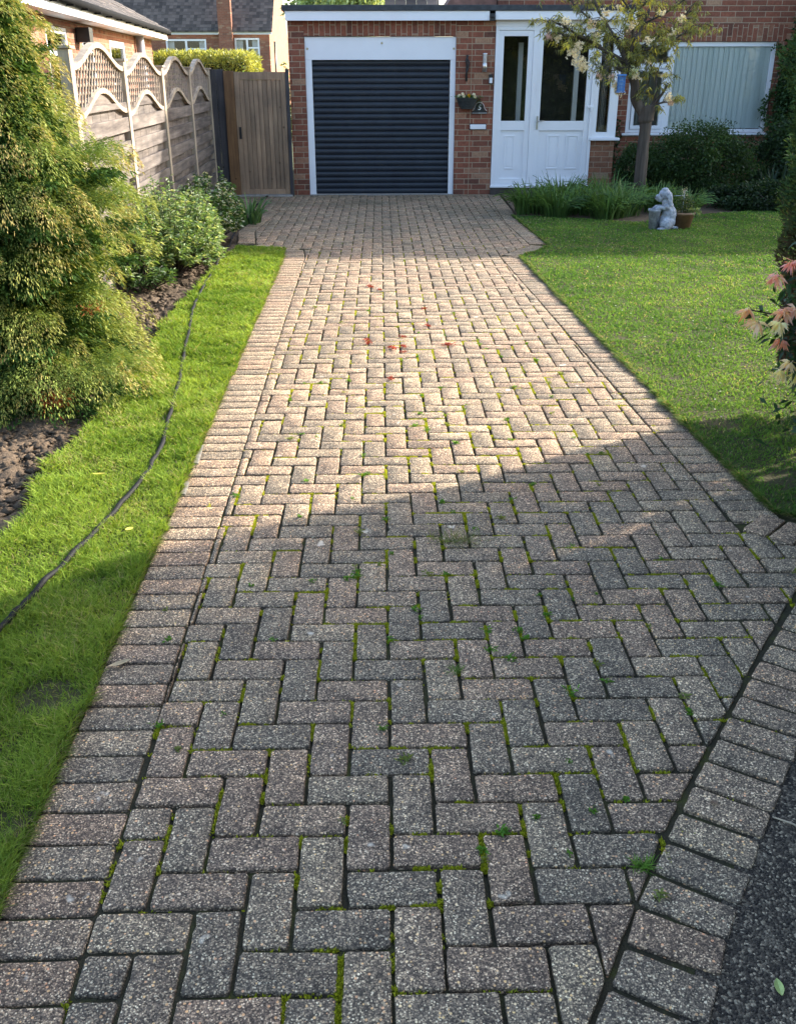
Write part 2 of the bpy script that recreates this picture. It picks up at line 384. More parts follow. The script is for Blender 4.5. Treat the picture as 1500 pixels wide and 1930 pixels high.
# herringbone field
U = .1052; OX, OY = -.200, 1.475-.106
fe = [(FIELD[i], FIELD[(i+1) % len(FIELD)]) for i in range(len(FIELD))]
FS = sum(a[0]*b[1]-b[0]*a[1] for a, b in fe)
def segdist(p, a, b):
    vx, vy = b[0]-a[0], b[1]-a[1]; t_ = max(0, min(1, ((p[0]-a[0])*vx+(p[1]-a[1])*vy)/(vx*vx+vy*vy)))
    return math.hypot(p[0]-a[0]-vx*t_, p[1]-a[1]-vy*t_)
def convex_clip(poly):
    c0 = (sum(p[0] for p in poly)/len(poly), sum(p[1] for p in poly)/len(poly)); used = []; nf = len(fe)
    for k in sorted(range(nf), key=lambda i: segdist(c0, *fe[i])):
        a, b = fe[k]
        if segdist(c0, a, b) > .13: break
        skip = False
        for u_ in used:      # at a reflex corner keep only the nearest edge
            if (k-u_) % nf in (1, nf-1):
                lo = u_ if (k-u_) % nf == 1 else k; e1, e2 = fe[lo], fe[(lo+1) % nf]
                cr = (e1[1][0]-e1[0][0])*(e2[1][1]-e2[0][1])-(e1[1][1]-e1[0][1])*(e2[1][0]-e2[0][0])
                if cr*FS < 0: skip = True
            else:
                pass
        if skip: continue
        used.append(k); p, q = (a, b) if FS > 0 else (b, a); poly = clip(poly, p, q)
        if len(poly) < 3: return []
    return poly
for i in range(-24, 30):
    for j in range(-14, 132):
        tt = (i-j) % 4
        if tt == 0: bx = [(i, j), (i+2, j), (i+2, j+1), (i, j+1)]; 
        elif tt == 2: bx = [(i, j-1), (i+1, j-1), (i+1, j+1), (i, j+1)]
        else: continue
        bx = [(OX+a*U, OY+b*U) for a, b in bx]; cx = sum(p[0] for p in bx)/4; cy = sum(p[1] for p in bx)/4
        corner_in = inpoly(np.array(bx+[(cx, cy)]), FIELD)
        if not corner_in.any(): continue
        JOINTS.append((bx, tt))
        if corner_in[:4].all(): paver(bx)
        else:
            q = convex_clip(bx)
            if len(q) >= 3: paver(q)
# border courses: headers laid square to the edge
def border(path, width, side, start=0.0, step=.1052, gap=.0046):
    """path = inner line; bricks stand from it to `width` on `side` (+1 left of travel)"""
    pts = [Vector(p) for p in path]; seg = [(pts[i+1]-pts[i]).length for i in range(len(pts)-1)]; tot = sum(seg)
    def at(s_):
        s_ = max(0, min(tot, s_))
        for i, L in enumerate(seg):
            if s_ <= L or i == len(seg)-1:
                d = (pts[i+1]-pts[i]).normalized(); return pts[i]+d*s_, d
            s_ -= L
    def nrm(s_):
        a, _ = at(s_-.06); b, _ = at(s_+.06); d = (b-a).normalized(); return Vector((-d.y, d.x))*side
    s_ = start
    while s_+step*.6 < tot:
        e = min(s_+step, tot); a, _ = at(s_); b, _ = at(e); na = nrm(s_); nb = nrm(e)
        nm = nrm((s_+e)/2); d = Vector((nm.y, -nm.x))*side
        mid = (a+b)/2; h = (e-s_)/2
        paver([tuple(a), tuple(b), tuple(b+(nm*.5+nb*.5).normalized()*width), tuple(a+(nm*.5+na*.5).normalized()*width)], gap)
        s_ += step
border([(-.598, .2), (-.750, 9.45), (-.80, 9.9)], .218, 1)
border([(-.84, 9.97), (-1.33, 10.27)], .19, 1); border([(-1.34, 10.3), (-1.45, 11.2), (-1.33, 12.95)], .19, 1)
border([(-1.37, 13.0), (-2.15, 13.72)], .19, 1)
border([(1.395, 3.36), (1.163, 9.42)], .2, -1); border([(1.19, 9.5), (1.56, 10.12)], .2, -1); border([(1.56, 10.18), (1.50, 11.75), (1.58, 14.7)], .19, -1)
border([(1.40, 3.30), (1.56, 3.145), (2.05, 2.86)], .2, 1)
KERB = [(.10, .2), (.14, .70), (.24, .93), (.345, 1.13), (.463, 1.334), (.54, 1.49), (.63, 1.63), (.748, 1.821), (.91, 2.06), (1.082, 2.319), (1.28, 2.59), (1.43, 2.80), (1.58, 2.89), (1.75, 2.90), (2.05, 2.8)]
border(KERB, .205, -1, .03, .1115, .0078)
t = NT('block_paving'); v = t.coord()
vo = t.n('ShaderNodeTexVoronoi'); vo.inputs['Scale'].default_value = 285; t.l(v, vo.inputs['Vector'])
sep = t.n('ShaderNodeSeparateColor'); t.l(vo.outputs['Color'], sep.inputs[0])
agg = t.ramp(sep.outputs[0], [(0, (.045, .039, .035)), (.3, (.095, .082, .072)), (.52, (.16, .135, .115)), (.74, (.27, .225, .18)), (.9, (.40, .33, .25)), (1, (.66, .60, .48))], 'CONSTANT' if False else 'LINEAR')
agg = t.mix(t.ramp(vo.outputs['Distance'], [(.35, (0, 0, 0)), (.75, (.7, .7, .7))]), agg, (.05, .045, .042))
vo2 = t.n('ShaderNodeTexVoronoi'); vo2.inputs['Scale'].default_value = 120; t.l(v, vo2.inputs['Vector'])
s2 = t.n('ShaderNodeSeparateColor'); t.l(vo2.outputs['Color'], s2.inputs[0])
big = t.math('MULTIPLY', t.math('GREATER_THAN', s2.outputs[1], .86), t.math('LESS_THAN', vo2.outputs['Distance'], .36))
agg = t.mix(big, agg, t.ramp(s2.outputs[2], [(0, (.55, .5, .42)), (.5, (.5, .37, .2)), (1, (.5, .3, .2))]))
ri = t.n('ShaderNodeNewGeometry').outputs['Random Per Island']
tint = t.ramp(ri, [(0, (.80, .80, .79)), (.25, (1.0, .98, .95)), (.5, (1.16, 1.02, .95)), (.7, (1.02, .93, .9)), (.85, (1.2, 1.16, 1.08)), (1, (.86, .84, .83))])
col = t.mix(1.0, agg, tint, 'MULTIPLY')
nb = t.noise(v, 1.3, 5, .6); nl = t.noise(v, 14, 5, .7)
col = t.mix(1.0, col, t.ramp(nb, [(.3, (.78, .79, .78)), (.7, (1.22, 1.19, 1.12))]), 'MULTIPLY')
col = t.mix(1.0, col, t.ramp(nl, [(.32, (.66, .66, .67)), (.6, (1.12, 1.1, 1.08))]), 'MULTIPLY')
lich = t.noise(v, 9.5, 3, .5); col = t.mix(t.ramp(lich, [(.70, (0, 0, 0)), (.74, (.7, .7, .7))]), col, (.46, .43, .38))
# algae near the garage, and warm worn centre
sy = t.n('ShaderNodeSeparateXYZ'); t.l(v, sy.inputs[0])
alg = t.math('MULTIPLY', t.ramp(t.noise(v, .9, 5, .7), [(.40, (0, 0, 0)), (.75, (1, 1, 1))]), t.ramp(t.math('MULTIPLY', sy.outputs[1], .0625), [(.55, (0, 0, 0)), (.75, (.65, .65, .65))]))
col = t.mix(alg, col, (.05, .05, .032))
t.base(t.mix(1.0, col, (1.64, 1.52, 1.33), 'MULTIPLY')); t.rough(.88); t.spec(.25)
hh = t.math('ADD', t.math('MULTIPLY', vo.outputs['Distance'], -.6), t.math('MULTIPLY', nl, .8)); t.bump(hh, .75, .003); M['paver'] = t.m
tag(PV.build('driveway', M['paver']), kind='structure')

# asphalt corner
t = NT('chip_asphalt'); v = t.coord(); vo = t.n('ShaderNodeTexVoronoi'); vo.inputs['Scale'].default_value = 175; t.l(v, vo.inputs['Vector'])
sp_ = t.n('ShaderNodeSeparateColor'); t.l(vo.outputs['Color'], sp_.inputs[0])
c = t.ramp(sp_.outputs[0], [(0, (.018, .015, .012)), (.5, (.055, .047, .038)), (.82, (.13, .115, .095)), (1, (.42, .38, .31))])
nl = t.noise(v, 12, 4); c = t.mix(t.ramp(nl, [(.6, (0, 0, 0)), (.7, (.5, .5, .5))]), c, (.34, .31, .26)); t.base(t.mix(1.0, c, (1.25, 1.1, .9), 'MULTIPLY')); t.rough(.85)
t.bump(vo.outputs['Distance'], 1, -.012); M['asphalt'] = t.m
sheet('road', [(0.220, -2.980), (0.210, 0.220), (0.250, 0.620), (0.360, 0.840), (0.470, 1.050), (0.560, 1.220), (0.660, 1.380), (0.780, 1.570), (0.940, 1.810), (1.140, 2.100), (1.440, 2.520), (1.560, 2.640), (2.3, 2.6), (6, 2.4), (6, -3)], -.06, -.008, M['asphalt'])

# planting bed on the left, with clods
bx, by = np.meshgrid(np.linspace(-3.4, -1.34, 110), np.linspace(.6, 13.8, 500), indexing='ij')
bz = -.085+.04*vnoise(bx, by, 4, 1)+.035*vnoise(bx, by, 14, 2)+.022*vnoise(bx, by, 38, 3)
nx_, ny_ = bx.shape; idx = np.arange(nx_*ny_).reshape(nx_, ny_)
F = np.stack([idx[:-1, :-1], idx[1:, :-1], idx[1:, 1:], idx[:-1, 1:]], -1).reshape(-1, 4)
tag(link_mesh('planting_bed', np_mesh('planting_bed', np.stack([bx, by, bz], -1).reshape(-1, 3), F), M['soil']), kind='structure')
def clods(name, n, poly_x, poly_y, z, rmin, rmax, mat, keep=None):
    ico = bmesh.new(); bmesh.ops.create_icosphere(ico, subdivisions=1, radius=1); bv = np.array([v_.co[:] for v_ in ico.verts]); ico.verts.index_update()
    bf = np.array([[v_.index for v_ in f.verts] for f in ico.faces]); ico.free()
    P = np.stack([rng.uniform(*poly_x, n), rng.uniform(*poly_y, n), np.full(n, z)], 1)
    if keep is not None: P = P[keep(P)]; n = len(P)
    r = rng.uniform(0, 1, n)**4.5*(rmax-rmin)+rmin
    V = P[:, None]+bv[None]*(1+.5*rng.normal(size=(n, len(bv), 1)))*r[:, None, None]*np.array([1, 1, .6])
    F_ = (np.arange(n)*len(bv))[:, None, None]+bf[None]
    return tag(link_mesh(name, np_mesh(name, V.reshape(-1, 3), F_.reshape(-1, 3)), mat), kind='stuff')
o = clods('soil_clods', 30000, (-2.6, -1.42), (2.6, 9.6), -.035, .004, .030, M['soil']); tag(o, 'crumbly brown soil clods scattered over the planting bed', 'soil')

# turf
t = NT('turf_soil'); v = t.coord(); n = t.noise(v, 5, 7, .7); n2 = t.noise(v, 80, 4)
t.base(t.mix(n2, t.ramp(n, [(.3, (.05, .05, .022)), (.55, (.075, .075, .03)), (.75, (.10, .08, .05))]), (.07, .06, .035))); t.rough(1); t.spec(.1); t.bump(n2, 1, .015); M['turf'] = t.m
def wob(pts, a=.012, step=.06, seed=3):
    out = []; r_ = random.Random(seed)
    for i in range(len(pts)-1):
        p, q = pts[i], pts[i+1]; L = math.hypot(q[0]-p[0], q[1]-p[1]); k = max(1, int(L/step))
        for j in range(k):
            u = j/k; out.append((p[0]+(q[0]-p[0])*u+r_.gauss(0, a), p[1]+(q[1]-p[1])*u+r_.gauss(0, a)))
    return out+[pts[-1]]
TL_left = [(-1.72, .6), (-1.60, 2.2), (-1.43, 3.25), (-1.53, 4.0), (-1.49, 4.66), (-1.50, 6.0), (-1.59, 6.74), (-1.56, 7.63), (-1.53, 9.03), (-1.50, 10.06)]
TL_right = [(-1.00, 9.86), (-.955, 9.4), (-.925, 7.4), (-.90, 5.5), (-.885, 4.5), (-.868, 3.5), (-.848, 2.3), (-.838, 1.7), (-.822, .6)]
STRIP = wob(TL_left, .012, .08, 1)+wob(TL_right, .009, .08, 2)
sheet('turf_strip', STRIP, -.08, .008, M['turf'])
LR = [(2.3, 3.02), (2.14, 3.08), (1.585, 3.44), (1.548, 4.14), (1.515, 5.05), (1.447, 6.83), (1.362, 9.4), (1.752, 10.0), (1.69, 11.7), (1.66, 12.35), (2.3, 12.1), (3.1, 11.7), (3.9, 12.3), (5.0, 12.75), (9, 12.9), (11, 12.9), (11, 2.0), (4, 2.4)]
LAWN = wob(LR[:11], .009, .08, 4)+LR[11:]
sheet('lawn', LAWN, -.08, .008, M['turf'])
sheet('flower_bed', [(1.70, 11.3), (1.80, 14.72), (3.6, 14.75), (3.6, 15.6), (10, 15.6), (10, 12.0), (5, 12.0), (3.4, 11.4), (2.3, 11.6)], -.08, .002, M['soil'])

def grass(name, poly, n, label, cat, tone, wmin, seed, hmin, hmax, bare=[], power=1.3, pal=None):  # blade colours all scaled by one even factor
    xs = [p[0] for p in poly]; ys = [p[1] for p in poly]
    x0, x1, y0, y1 = max(min(xs), -2), min(max(xs), 6.2), min(ys), max(ys)
    N = n*6; x = rng.uniform(x0, x1, N); y = rng.uniform(y0, y1, N)
    dist = np.hypot(x, y); w_ = (1/np.maximum(dist, 1.5))**power; w_ /= w_.max()
    keep = (rng.random(N) < w_) & inpoly(np.stack([x, y], 1), poly) & (np.abs(x) < .45*y+1.0)
    for (a, b, r_) in bare: keep &= ~((np.hypot(x-a, y-b) < r_*(.6+.6*vnoise(x, y, 20, 5))) & (rng.random(N) < .8))
    x, y = x[keep][:n], y[keep][:n]; m_ = len(x); dist = np.hypot(x, y)
    z = np.full(m_, .006); P = np.stack([x, y, z], 1)
    clump = vnoise(x, y, 9, seed); big = vnoise(x, y, 1.7, seed+1); mid = vnoise(x, y, 4, seed+2)
    ang = rng.uniform(0, 2*np.pi, m_)+4*clump; lean = rng.uniform(.15, 1.1, m_)
    D = np.stack([np.cos(ang)*lean, np.sin(ang)*lean, np.ones(m_)], 1)
    L = (hmin+(hmax-hmin)*clump*rng.uniform(.5, 1.2, m_)); W = np.maximum(.0022, wmin*dist)*rng.uniform(.7, 1.3, m_)
    g1, g2, g3 = np.array([.10, .18, .022]), np.array([.29, .38, .065]), np.array([.34, .31, .13])
    if pal: g1, g2, g3 = [np.array(q) for q in pal]
    u = np.clip(rng.normal(.45, .25, m_)+.5*(big-.5)+.5*(mid-.5), 0, 1)[:, None]; c = g1*(1-u)+g2*u
    dry = (rng.random(m_) < .05+.12*(mid > .72))[:, None]; c = np.where(dry, g3, c)*tone
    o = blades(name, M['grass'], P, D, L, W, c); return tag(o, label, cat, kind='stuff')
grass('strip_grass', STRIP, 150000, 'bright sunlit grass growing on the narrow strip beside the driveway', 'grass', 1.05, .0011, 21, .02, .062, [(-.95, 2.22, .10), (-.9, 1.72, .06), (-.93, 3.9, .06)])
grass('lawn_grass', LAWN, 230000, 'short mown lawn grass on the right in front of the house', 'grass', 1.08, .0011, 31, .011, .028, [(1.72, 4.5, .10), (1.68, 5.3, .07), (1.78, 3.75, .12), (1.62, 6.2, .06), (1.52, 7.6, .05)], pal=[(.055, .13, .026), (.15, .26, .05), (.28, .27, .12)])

def fringe(name, path, side, n, label, pal, tone, h):
    pts = np.array(path); seg = np.hypot(*(pts[1:]-pts[:-1]).T); d_ = np.array([1/max(1.5, math.hypot(*p)) for p in pts[:-1]]); k = rng.choice(len(seg), n, p=seg*d_/sum(seg*d_)); u = rng.random(n)[:, None]
    p = pts[k]+(pts[k+1]-pts[k])*u; t_ = norm(pts[k+1]-pts[k]); nn = np.stack([t_[:, 1], -t_[:, 0]], 1)*side; p = p-nn*rng.uniform(.0, .02, (n, 1)); p3 = np.concatenate([p, np.full((n, 1), .002)], 1)
    D = np.concatenate([nn*rng.uniform(-.2, 1.3, (n, 1))+rng.normal(0, .4, (n, 2)), rng.uniform(.3, 1, (n, 1))], 1); dist = np.hypot(p[:, 0], p[:, 1]); u = rng.random((n, 1)); c = np.array(pal[0])*(1-u)+np.array(pal[1])*u
    dry = rng.random((n, 1)) < .22; c = np.where(dry, np.array([.30, .25, .12]), c)*tone; cl = vnoise(p[:, 0], p[:, 1], 14, 77)
    return tag(blades(name, M['grass'], p3, D, h*rng.uniform(.4, 1.1, n)*(.4+1.0*cl), np.maximum(.0022, .0011*dist), c, bend=.5), label, 'grass', kind='stuff')
fringe('edge_grass', TL_right, -1, 9000, 'ragged grass fringe leaning over the left paving edge', [(.10, .18, .022), (.26, .34, .06)], .9, .034)
fringe('edge_grass', LR[:10], -1, 18000, 'ragged grass fringe leaning over the right paving edge', [(.055, .13, .026), (.15, .26, .05)], .85, .036)
n = 260; P = np.stack([rng.uniform(1.7, 5, n), rng.uniform(3.6, 11.5, n), np.full(n, .028)], 1); P = P[P[:, 0] < .42*P[:, 1]+.3]; n = len(P)
tag(leaves('fallen_petals', M['petal'], P, np.stack([rng.normal(size=n), rng.normal(size=n), rng.normal(0, .2, n)], 1), .014, .012, np.tile(np.array([.7, .66, .6]), (n, 1)), droop=0, N=np.tile(np.array([0, 0, 1.0]), (n, 1))), 'white fallen petals and daisies dotted over the right lawn', 'petals', kind='stuff')

# moss and weeds in the joints
def joint_points(n):
    # longitudinal joints hold most of the moss
    P = []
    segs = []
    for bx_, tt_ in JOINTS:
        if tt_ == 2: segs.append((bx_[0], bx_[3], 1.0)); segs.append((bx_[0], bx_[1], .25))
        else: segs.append((bx_[0], bx_[1], .3)); segs.append((bx_[1], bx_[2], 1.0))
    S = np.array([[*a, *b, w_] for a, b, w_ in segs]); cy = (S[:, 1]+S[:, 3])/2; cx = (S[:, 0]+S[:, 2])/2
    nz_ = vnoise(cx, cy, 2.3, 41)*.5+vnoise(cx, cy, 9, 42)*.55+rng.random(len(S))*.5
    Ln = np.hypot(S[:, 2]-S[:, 0], S[:, 3]-S[:, 1])
    wgt = Ln*S[:, 4]*np.clip(nz_-.62, 0, 1)**2*(np.exp(-((cy-4.4)/1.6)**2)+.22*np.exp(-((cy-3)/4)**2))*np.exp(-((cx-.3)/.8)**2)+1e-6*S[:, 4]
    wgt = np.clip(wgt, 0, np.quantile(wgt, .985)); wgt /= wgt.sum()
    k = rng.choice(len(S), n*3, p=wgt); u = rng.random(n*3); px_ = S[k, 0]+(S[k, 2]-S[k, 0])*u; py_ = S[k, 1]+(S[k, 3]-S[k, 1])*u
    sc_ = vnoise(px_, py_, 27, 51)*.6+vnoise(px_, py_, 61, 52)*.4+.12*rng.random(n*3); o_ = np.argsort(-sc_)[:n]; o_ = o_[rng.permutation(n)]; k, u = k[o_], u[o_]
    return np.stack([S[k, 0]+(S[k, 2]-S[k, 0])*u+rng.normal(0, .0028, n), S[k, 1]+(S[k, 3]-S[k, 1])*u+rng.normal(0, .0028, n), np.full(n, -.0098)], 1)
n = 260000; P = joint_points(n); u = rng.random((n, 1))
for i_ in range(0): pass
D = np.stack([rng.normal(0, .7, n), rng.normal(0, .7, n), np.ones(n)], 1)
Pz = P.copy(); Pz[:, 2] += np.array([sink(a, b) for a, b in P[:, :2]])
mc = np.array([.17, .20, .015])*(1-u)+np.array([.52, .54, .05])*u
tag(leaves('moss', M['grass'], Pz, D, rng.uniform(.006, .014, n), rng.uniform(.004, .007, n), mc, droop=0), 'yellow green moss filling the joints between the pavers', 'moss', kind='stuff')

def rosette(n, r, h, lw, c, flat=.6):
    a = rng.uniform(0, 2*np.pi, n); D = np.stack([np.cos(a), np.sin(a), rng.uniform(.1, flat, n)], 1)
    P = np.stack([rng.normal(0, r*.25, n), rng.normal(0, r*.25, n), rng.uniform(0, h, n)], 1)
    return P, D, rng.uniform(.5, 1, n)*r, np.full(n, lw), np.tile(c, (n, 1))*rng.uniform(.7, 1.3, (n, 1))
WP, WD, WLn, WW, WC = [], [], [], [], []
spots = [(.105, 2.706), (-.018, 3.027), (-.131, 2.93), (-.252, 2.913), (.642, 2.765), (.535, 2.663), (.329, 2.462), (.857, 2.205), (.646, 2.287), (-.01, 2.077), (-.106, 1.73), (.35, 3.9), (-.4, 4.4), (.62, 4.3), (-.13, 3.62), (.22, 1.6), (.5, 1.75), (.05, 1.95), (-.55, 2.0), (.2, 4.7), (-.2, 5.3), (.75, 5.8)]
for q in joint_points(70): spots.append((q[0], q[1]))
for q in joint_points(40): spots.append((q[0]*1.1, q[1]*.75-.2))
for (x, y) in spots:
    p_, d_, l_, w_, c_ = rosette(random.randint(10, 34), random.uniform(.010, .028), .012, random.uniform(.004, .008), np.array([.11, .24, .035]) if random.random() < .7 else np.array([.2, .24, .07]), 1.1)
    WP.append(p_+np.array([x, y, -.004])); WD.append(d_); WLn.append(l_); WW.append(w_); WC.append(c_)
tag(leaves('weeds', M['grass'], np.concatenate(WP), np.concatenate(WD), np.concatenate(WLn), np.concatenate(WW), np.concatenate(WC)), 'small green weed seedlings sprouting from the paving joints', 'weeds', kind='stuff')
def tuft(name, label, x, y, n, h, spread, cols, lean=.7, lie=0):
    a = rng.uniform(0, 2*np.pi, n); D = np.stack([np.cos(a)*lean+lie, np.sin(a)*lean, rng.uniform(.2, 1, n)], 1)
    P = np.stack([rng.normal(0, spread, n), rng.normal(0, spread*.4, n), np.zeros(n)], 1)+np.array([x, y, -.006])
    c = cols[rng.integers(0, len(cols), n)]
    return tag(blades(name, M['grass'], P, D, rng.uniform(.5, 1, n)*h, .003, c), label, 'grass tuft')
G = np.array
tuft('grass_tuft', 'green grass tuft at the corner where herringbone meets the curved kerb course', .577, 1.575, 90, .04, .01, G([[.1, .22, .03], [.16, .27, .05]]))
tuft('grass_tuft', 'sprawling half dry grass tuft lying across the shaded pavers', .27, 3.21, 160, .09, .045, G([[.24, .25, .1], [.14, .2, .05], [.2, .17, .08]]), 1.1, .5)
tuft('grass_tuft', 'straw tipped grass tuft in a joint of the near centre driveway', .213, 2.35, 60, .035, .01, G([[.2, .26, .07], [.12, .22, .04]]))

# fallen red sprigs
def sprig_mesh():
    n = 70; a = rng.uniform(0, 2*np.pi, n); r = rng.uniform(0, .05, n)
    P = np.stack([np.cos(a)*r, np.sin(a)*r*.6, rng.uniform(.002, .014, n)], 1); D = np.stack([rng.normal(size=n), rng.normal(size=n), rng.uniform(0, .5, n)], 1)
    return P, D
sp0 = None
for (x, y) in [(-.09, 6.143), (-.021, 7.86), (-.10, 7.98), (.32, 7.149), (.323, 6.614), (.136, 6.305), (.067, 6.006), (.134, 5.914), (.14, 6.05), (.435, 6.077), (.049, 5.334), (-.105, 6.22)]:
    if sp0 is None:
        P, D = sprig_mesh(); c = np.tile(G([.2, .03, .02]), (len(P), 1))*rng.uniform(.5, 1.8, (len(P), 1))
        sp0 = leaves('maple_sprig', M['petal'], P, D, .018, .006, c, droop=.1); o = sp0
    else: o = sp0.copy(); COL.objects.link(o)
    o.location = (x, y, .002); o.rotation_euler = (0, 0, random.uniform(0, 6)); s_ = random.uniform(.55, 1.0); o.scale = (s_, s_, s_)
    tag(o, 'small dark red flower sprig fallen on the sunlit middle of the driveway', 'fallen sprig', 'red sprigs fallen on the driveway')
def leaf_thing(name, label, x, y, z, L, W, c, rot, curl=.25):
    mb = MB(); cr = []
    for i in range(9):
        u = i/8; ww = W/2*math.sin(math.pi*min(1, u*.98+.02))**.8; cr.append((u*L-L/2, ww, curl*L*(u-.5)**2))
    for i in range(8):
        (a, w0, h0), (b, w1, h1) = cr[i], cr[i+1]
        mb.face([(a, 0, h0), (b, 0, h1), (b, w1, h1+w1*.3), (a, w0, h0+w0*.3)]); mb.face([(a, -w0, h0+w0*.3), (b, -w1, h1+w1*.3), (b, 0, h1), (a, 0, h0)])
    o = mb.build(name, plain(name+'_mat', c, .5, .2, 40)); o.location = (x, y, z); o.rotation_euler = (random.uniform(-.15, .15), 0, rot)
    return tag(o, label, 'leaf')
leaf_thing('fallen_leaf', 'single pale green oval leaf lying on the dark asphalt corner', .767, 1.267, -.006, .04, .018, (.32, .4, .12), 1.45)
leaf_thing('fallen_leaf', 'yellow pointed leaf on the grass strip left of the hose', -1.245, 3.833, .035, .06, .018, (.5, .42, .06), .1)
leaf_thing('fallen_leaf', 'yellow leaf on the grass strip between hose and paving edge', -.98, 3.276, .035, .035, .02, (.6, .55, .08), .7)
leaf_thing('fallen_leaf', 'dry straw coloured leaf at the left edge of the near paving', -.80, 2.392, .012, .07, .02, (.4, .3, .16), .6)
leaf_thing('fallen_leaf', 'brown round leaf stuck on the curved kerb course', .80, 1.77, .006, .02, .014, (.14, .08, .04), .2)
mb = MB(); mb.tube([(.93, 1.73, -.004), (.965, 1.70, .002), (1.02, 1.655, -.002)], [.002, .0025, .002], 6)
tag(mb.build('twig', plain('dry_twig', (.4, .32, .22), .8)), 'dry pale twig lying on the asphalt beside the kerb course', 'twig')
# stones of the old edging showing left of the paving
for i, (x, y, L) in enumerate([(-.872, 4.15, .24), (-.862, 3.75, .14), (-.905, 5.6, .14)]):
    mb = MB(); mb.bbox(-.014, .014, -L/2, L/2, -.03, .004, .006); o = mb.build('edging_stone', plain('edging_grey', (.13, .12, .105), .95, .4, 30)); o.location = (x, y, 0); o.rotation_euler = (0, .1, .06)
    tag(o, ['longest grey concrete edging piece exposed between grass strip and pavers', 'short grey edging piece just nearer than the longest one by the pavers', 'small grey edging piece farthest up the grass strip edge'][i], 'edging stone')

# hose
hp = [(-1.45, 1.7, .03), (-1.30, 2.2, .03), (-1.22, 2.553, .035), (-1.191, 2.767, .035), (-1.151, 3.05, .034), (-1.078, 3.534, .034), (-1.048, 3.996, .034), (-1.092, 4.572, .034), (-1.227, 5.641, .032), (-1.37, 6.7, .032), (-1.417, 7.067, .032), (-1.49, 7.9, .03), (-1.511, 8.513, .03), (-1.56, 9.4, .03), (-1.585, 9.95, .01), (-1.66, 10.8, -.01), (-1.70, 11.6, -.01), (-1.66, 12.5, .0), (-1.70, 13.3, .012), (-1.69, 14.2, .012), (-1.64, 14.9, .012)]
def smooth_path(pts, k=6):
    out = []; P_ = [Vector(p) for p in pts]; P_ = [P_[0]]+P_+[P_[-1]]
    for i in range(1, len(P_)-2):
        for j in range(k):
            u = j/k; a, b, c_, d = P_[i-1], P_[i], P_[i+1], P_[i+2]
            out.append(.5*((2*b)+(-a+c_)*u+(2*a-5*b+4*c_-d)*u*u+(-a+3*b-3*c_+d)*u**3))
    return out+[P_[-2]]
hq = [p+Vector((random.gauss(0, .0035), 0, random.gauss(0, .003)-.006)) for p in smooth_path(hp)]
mb = MB(); mb.tube(smooth_path(hq, 3), .0105, 10); tag(mb.build('garden_hose', M['rubber']), 'long black garden hose winding over the grass strip to the gate', 'hose')

# ------------------------------------------------------------------ the house with its garage and porch
D0 = 14.75
house = thing('brick_house', 'red brick house with flat roofed garage, white porch and blinds in the large window', 'house', (2.5, 15.5, 0))
def wall_grid(mb, x0, x1, z0, z1, y0, y1, holes):
    xs = sorted({x0, x1, *[h[0] for h in holes], *[h[1] for h in holes]}); zs = sorted({z0, z1, *[h[2] for h in holes], *[h[3] for h in holes]})
    inside = lambda x, z: any(h[0] < x < h[1] and h[2] < z < h[3] for h in holes)
    for i in range(len(xs)-1):
        for j in range(len(zs)-1):
            a, b, c_, d = xs[i], xs[i+1], zs[j], zs[j+1]
            if inside((a+b)/2, (c_+d)/2): continue
            mb.face([(a, y0, c_), (b, y0, c_), (b, y0, d), (a, y0, d)]); mb.face([(b, y1, c_), (a, y1, c_), (a, y1, d), (b, y1, d)])
            for (xx, sx) in ((a, -1), (b, 1)):
                xm = xx+sx*1e-4
                if xm < x0 or xm > x1 or inside(xm, (c_+d)/2): mb.face([(xx, y0, c_), (xx, y1, c_), (xx, y1, d), (xx, y0, d)])
            for (zz, sz) in ((c_, -1), (d, 1)):
                zm = zz+sz*1e-4
                if zm < z0 or zm > z1 or inside((a+b)/2, zm): mb.face([(a, y0, zz), (b, y0, zz), (b, y1, zz), (a, y1, zz)])
# garage front (brick piers) + soldier course lintel
mb = MB(); wall_grid(mb, -1.285, 1.625, -.06, 2.32, D0, D0+.22, [(-1.06, 1.078, -.06, 2.118), (-1.06, 1.078, 2.118, 2.3199)])
mb.build('garage_wall', M['brick'], house)
mb = MB(); mb.box(-1.0605, 1.0785, D0-.003, D0+.2, 2.119, 2.3195); mb.build('soldier_course', M['brick_sold'], house)
mb = MB(); mb.box(-1.2845, -1.07, D0+.2205, D0+5.5, -.06, 2.32); mb.box(1.41, 1.62, D0+.2205, D0+5.5, -.06, 2.32); mb.build('garage_side_wall', M['brick_y'], house)
mb = MB(); mb.box(1.2955, 1.3035, D0-.0025, D0+.003, 0, 2.3); mb.build('mortar_joint', plain('old_mortar', (.33, .26, .17), .9), house)
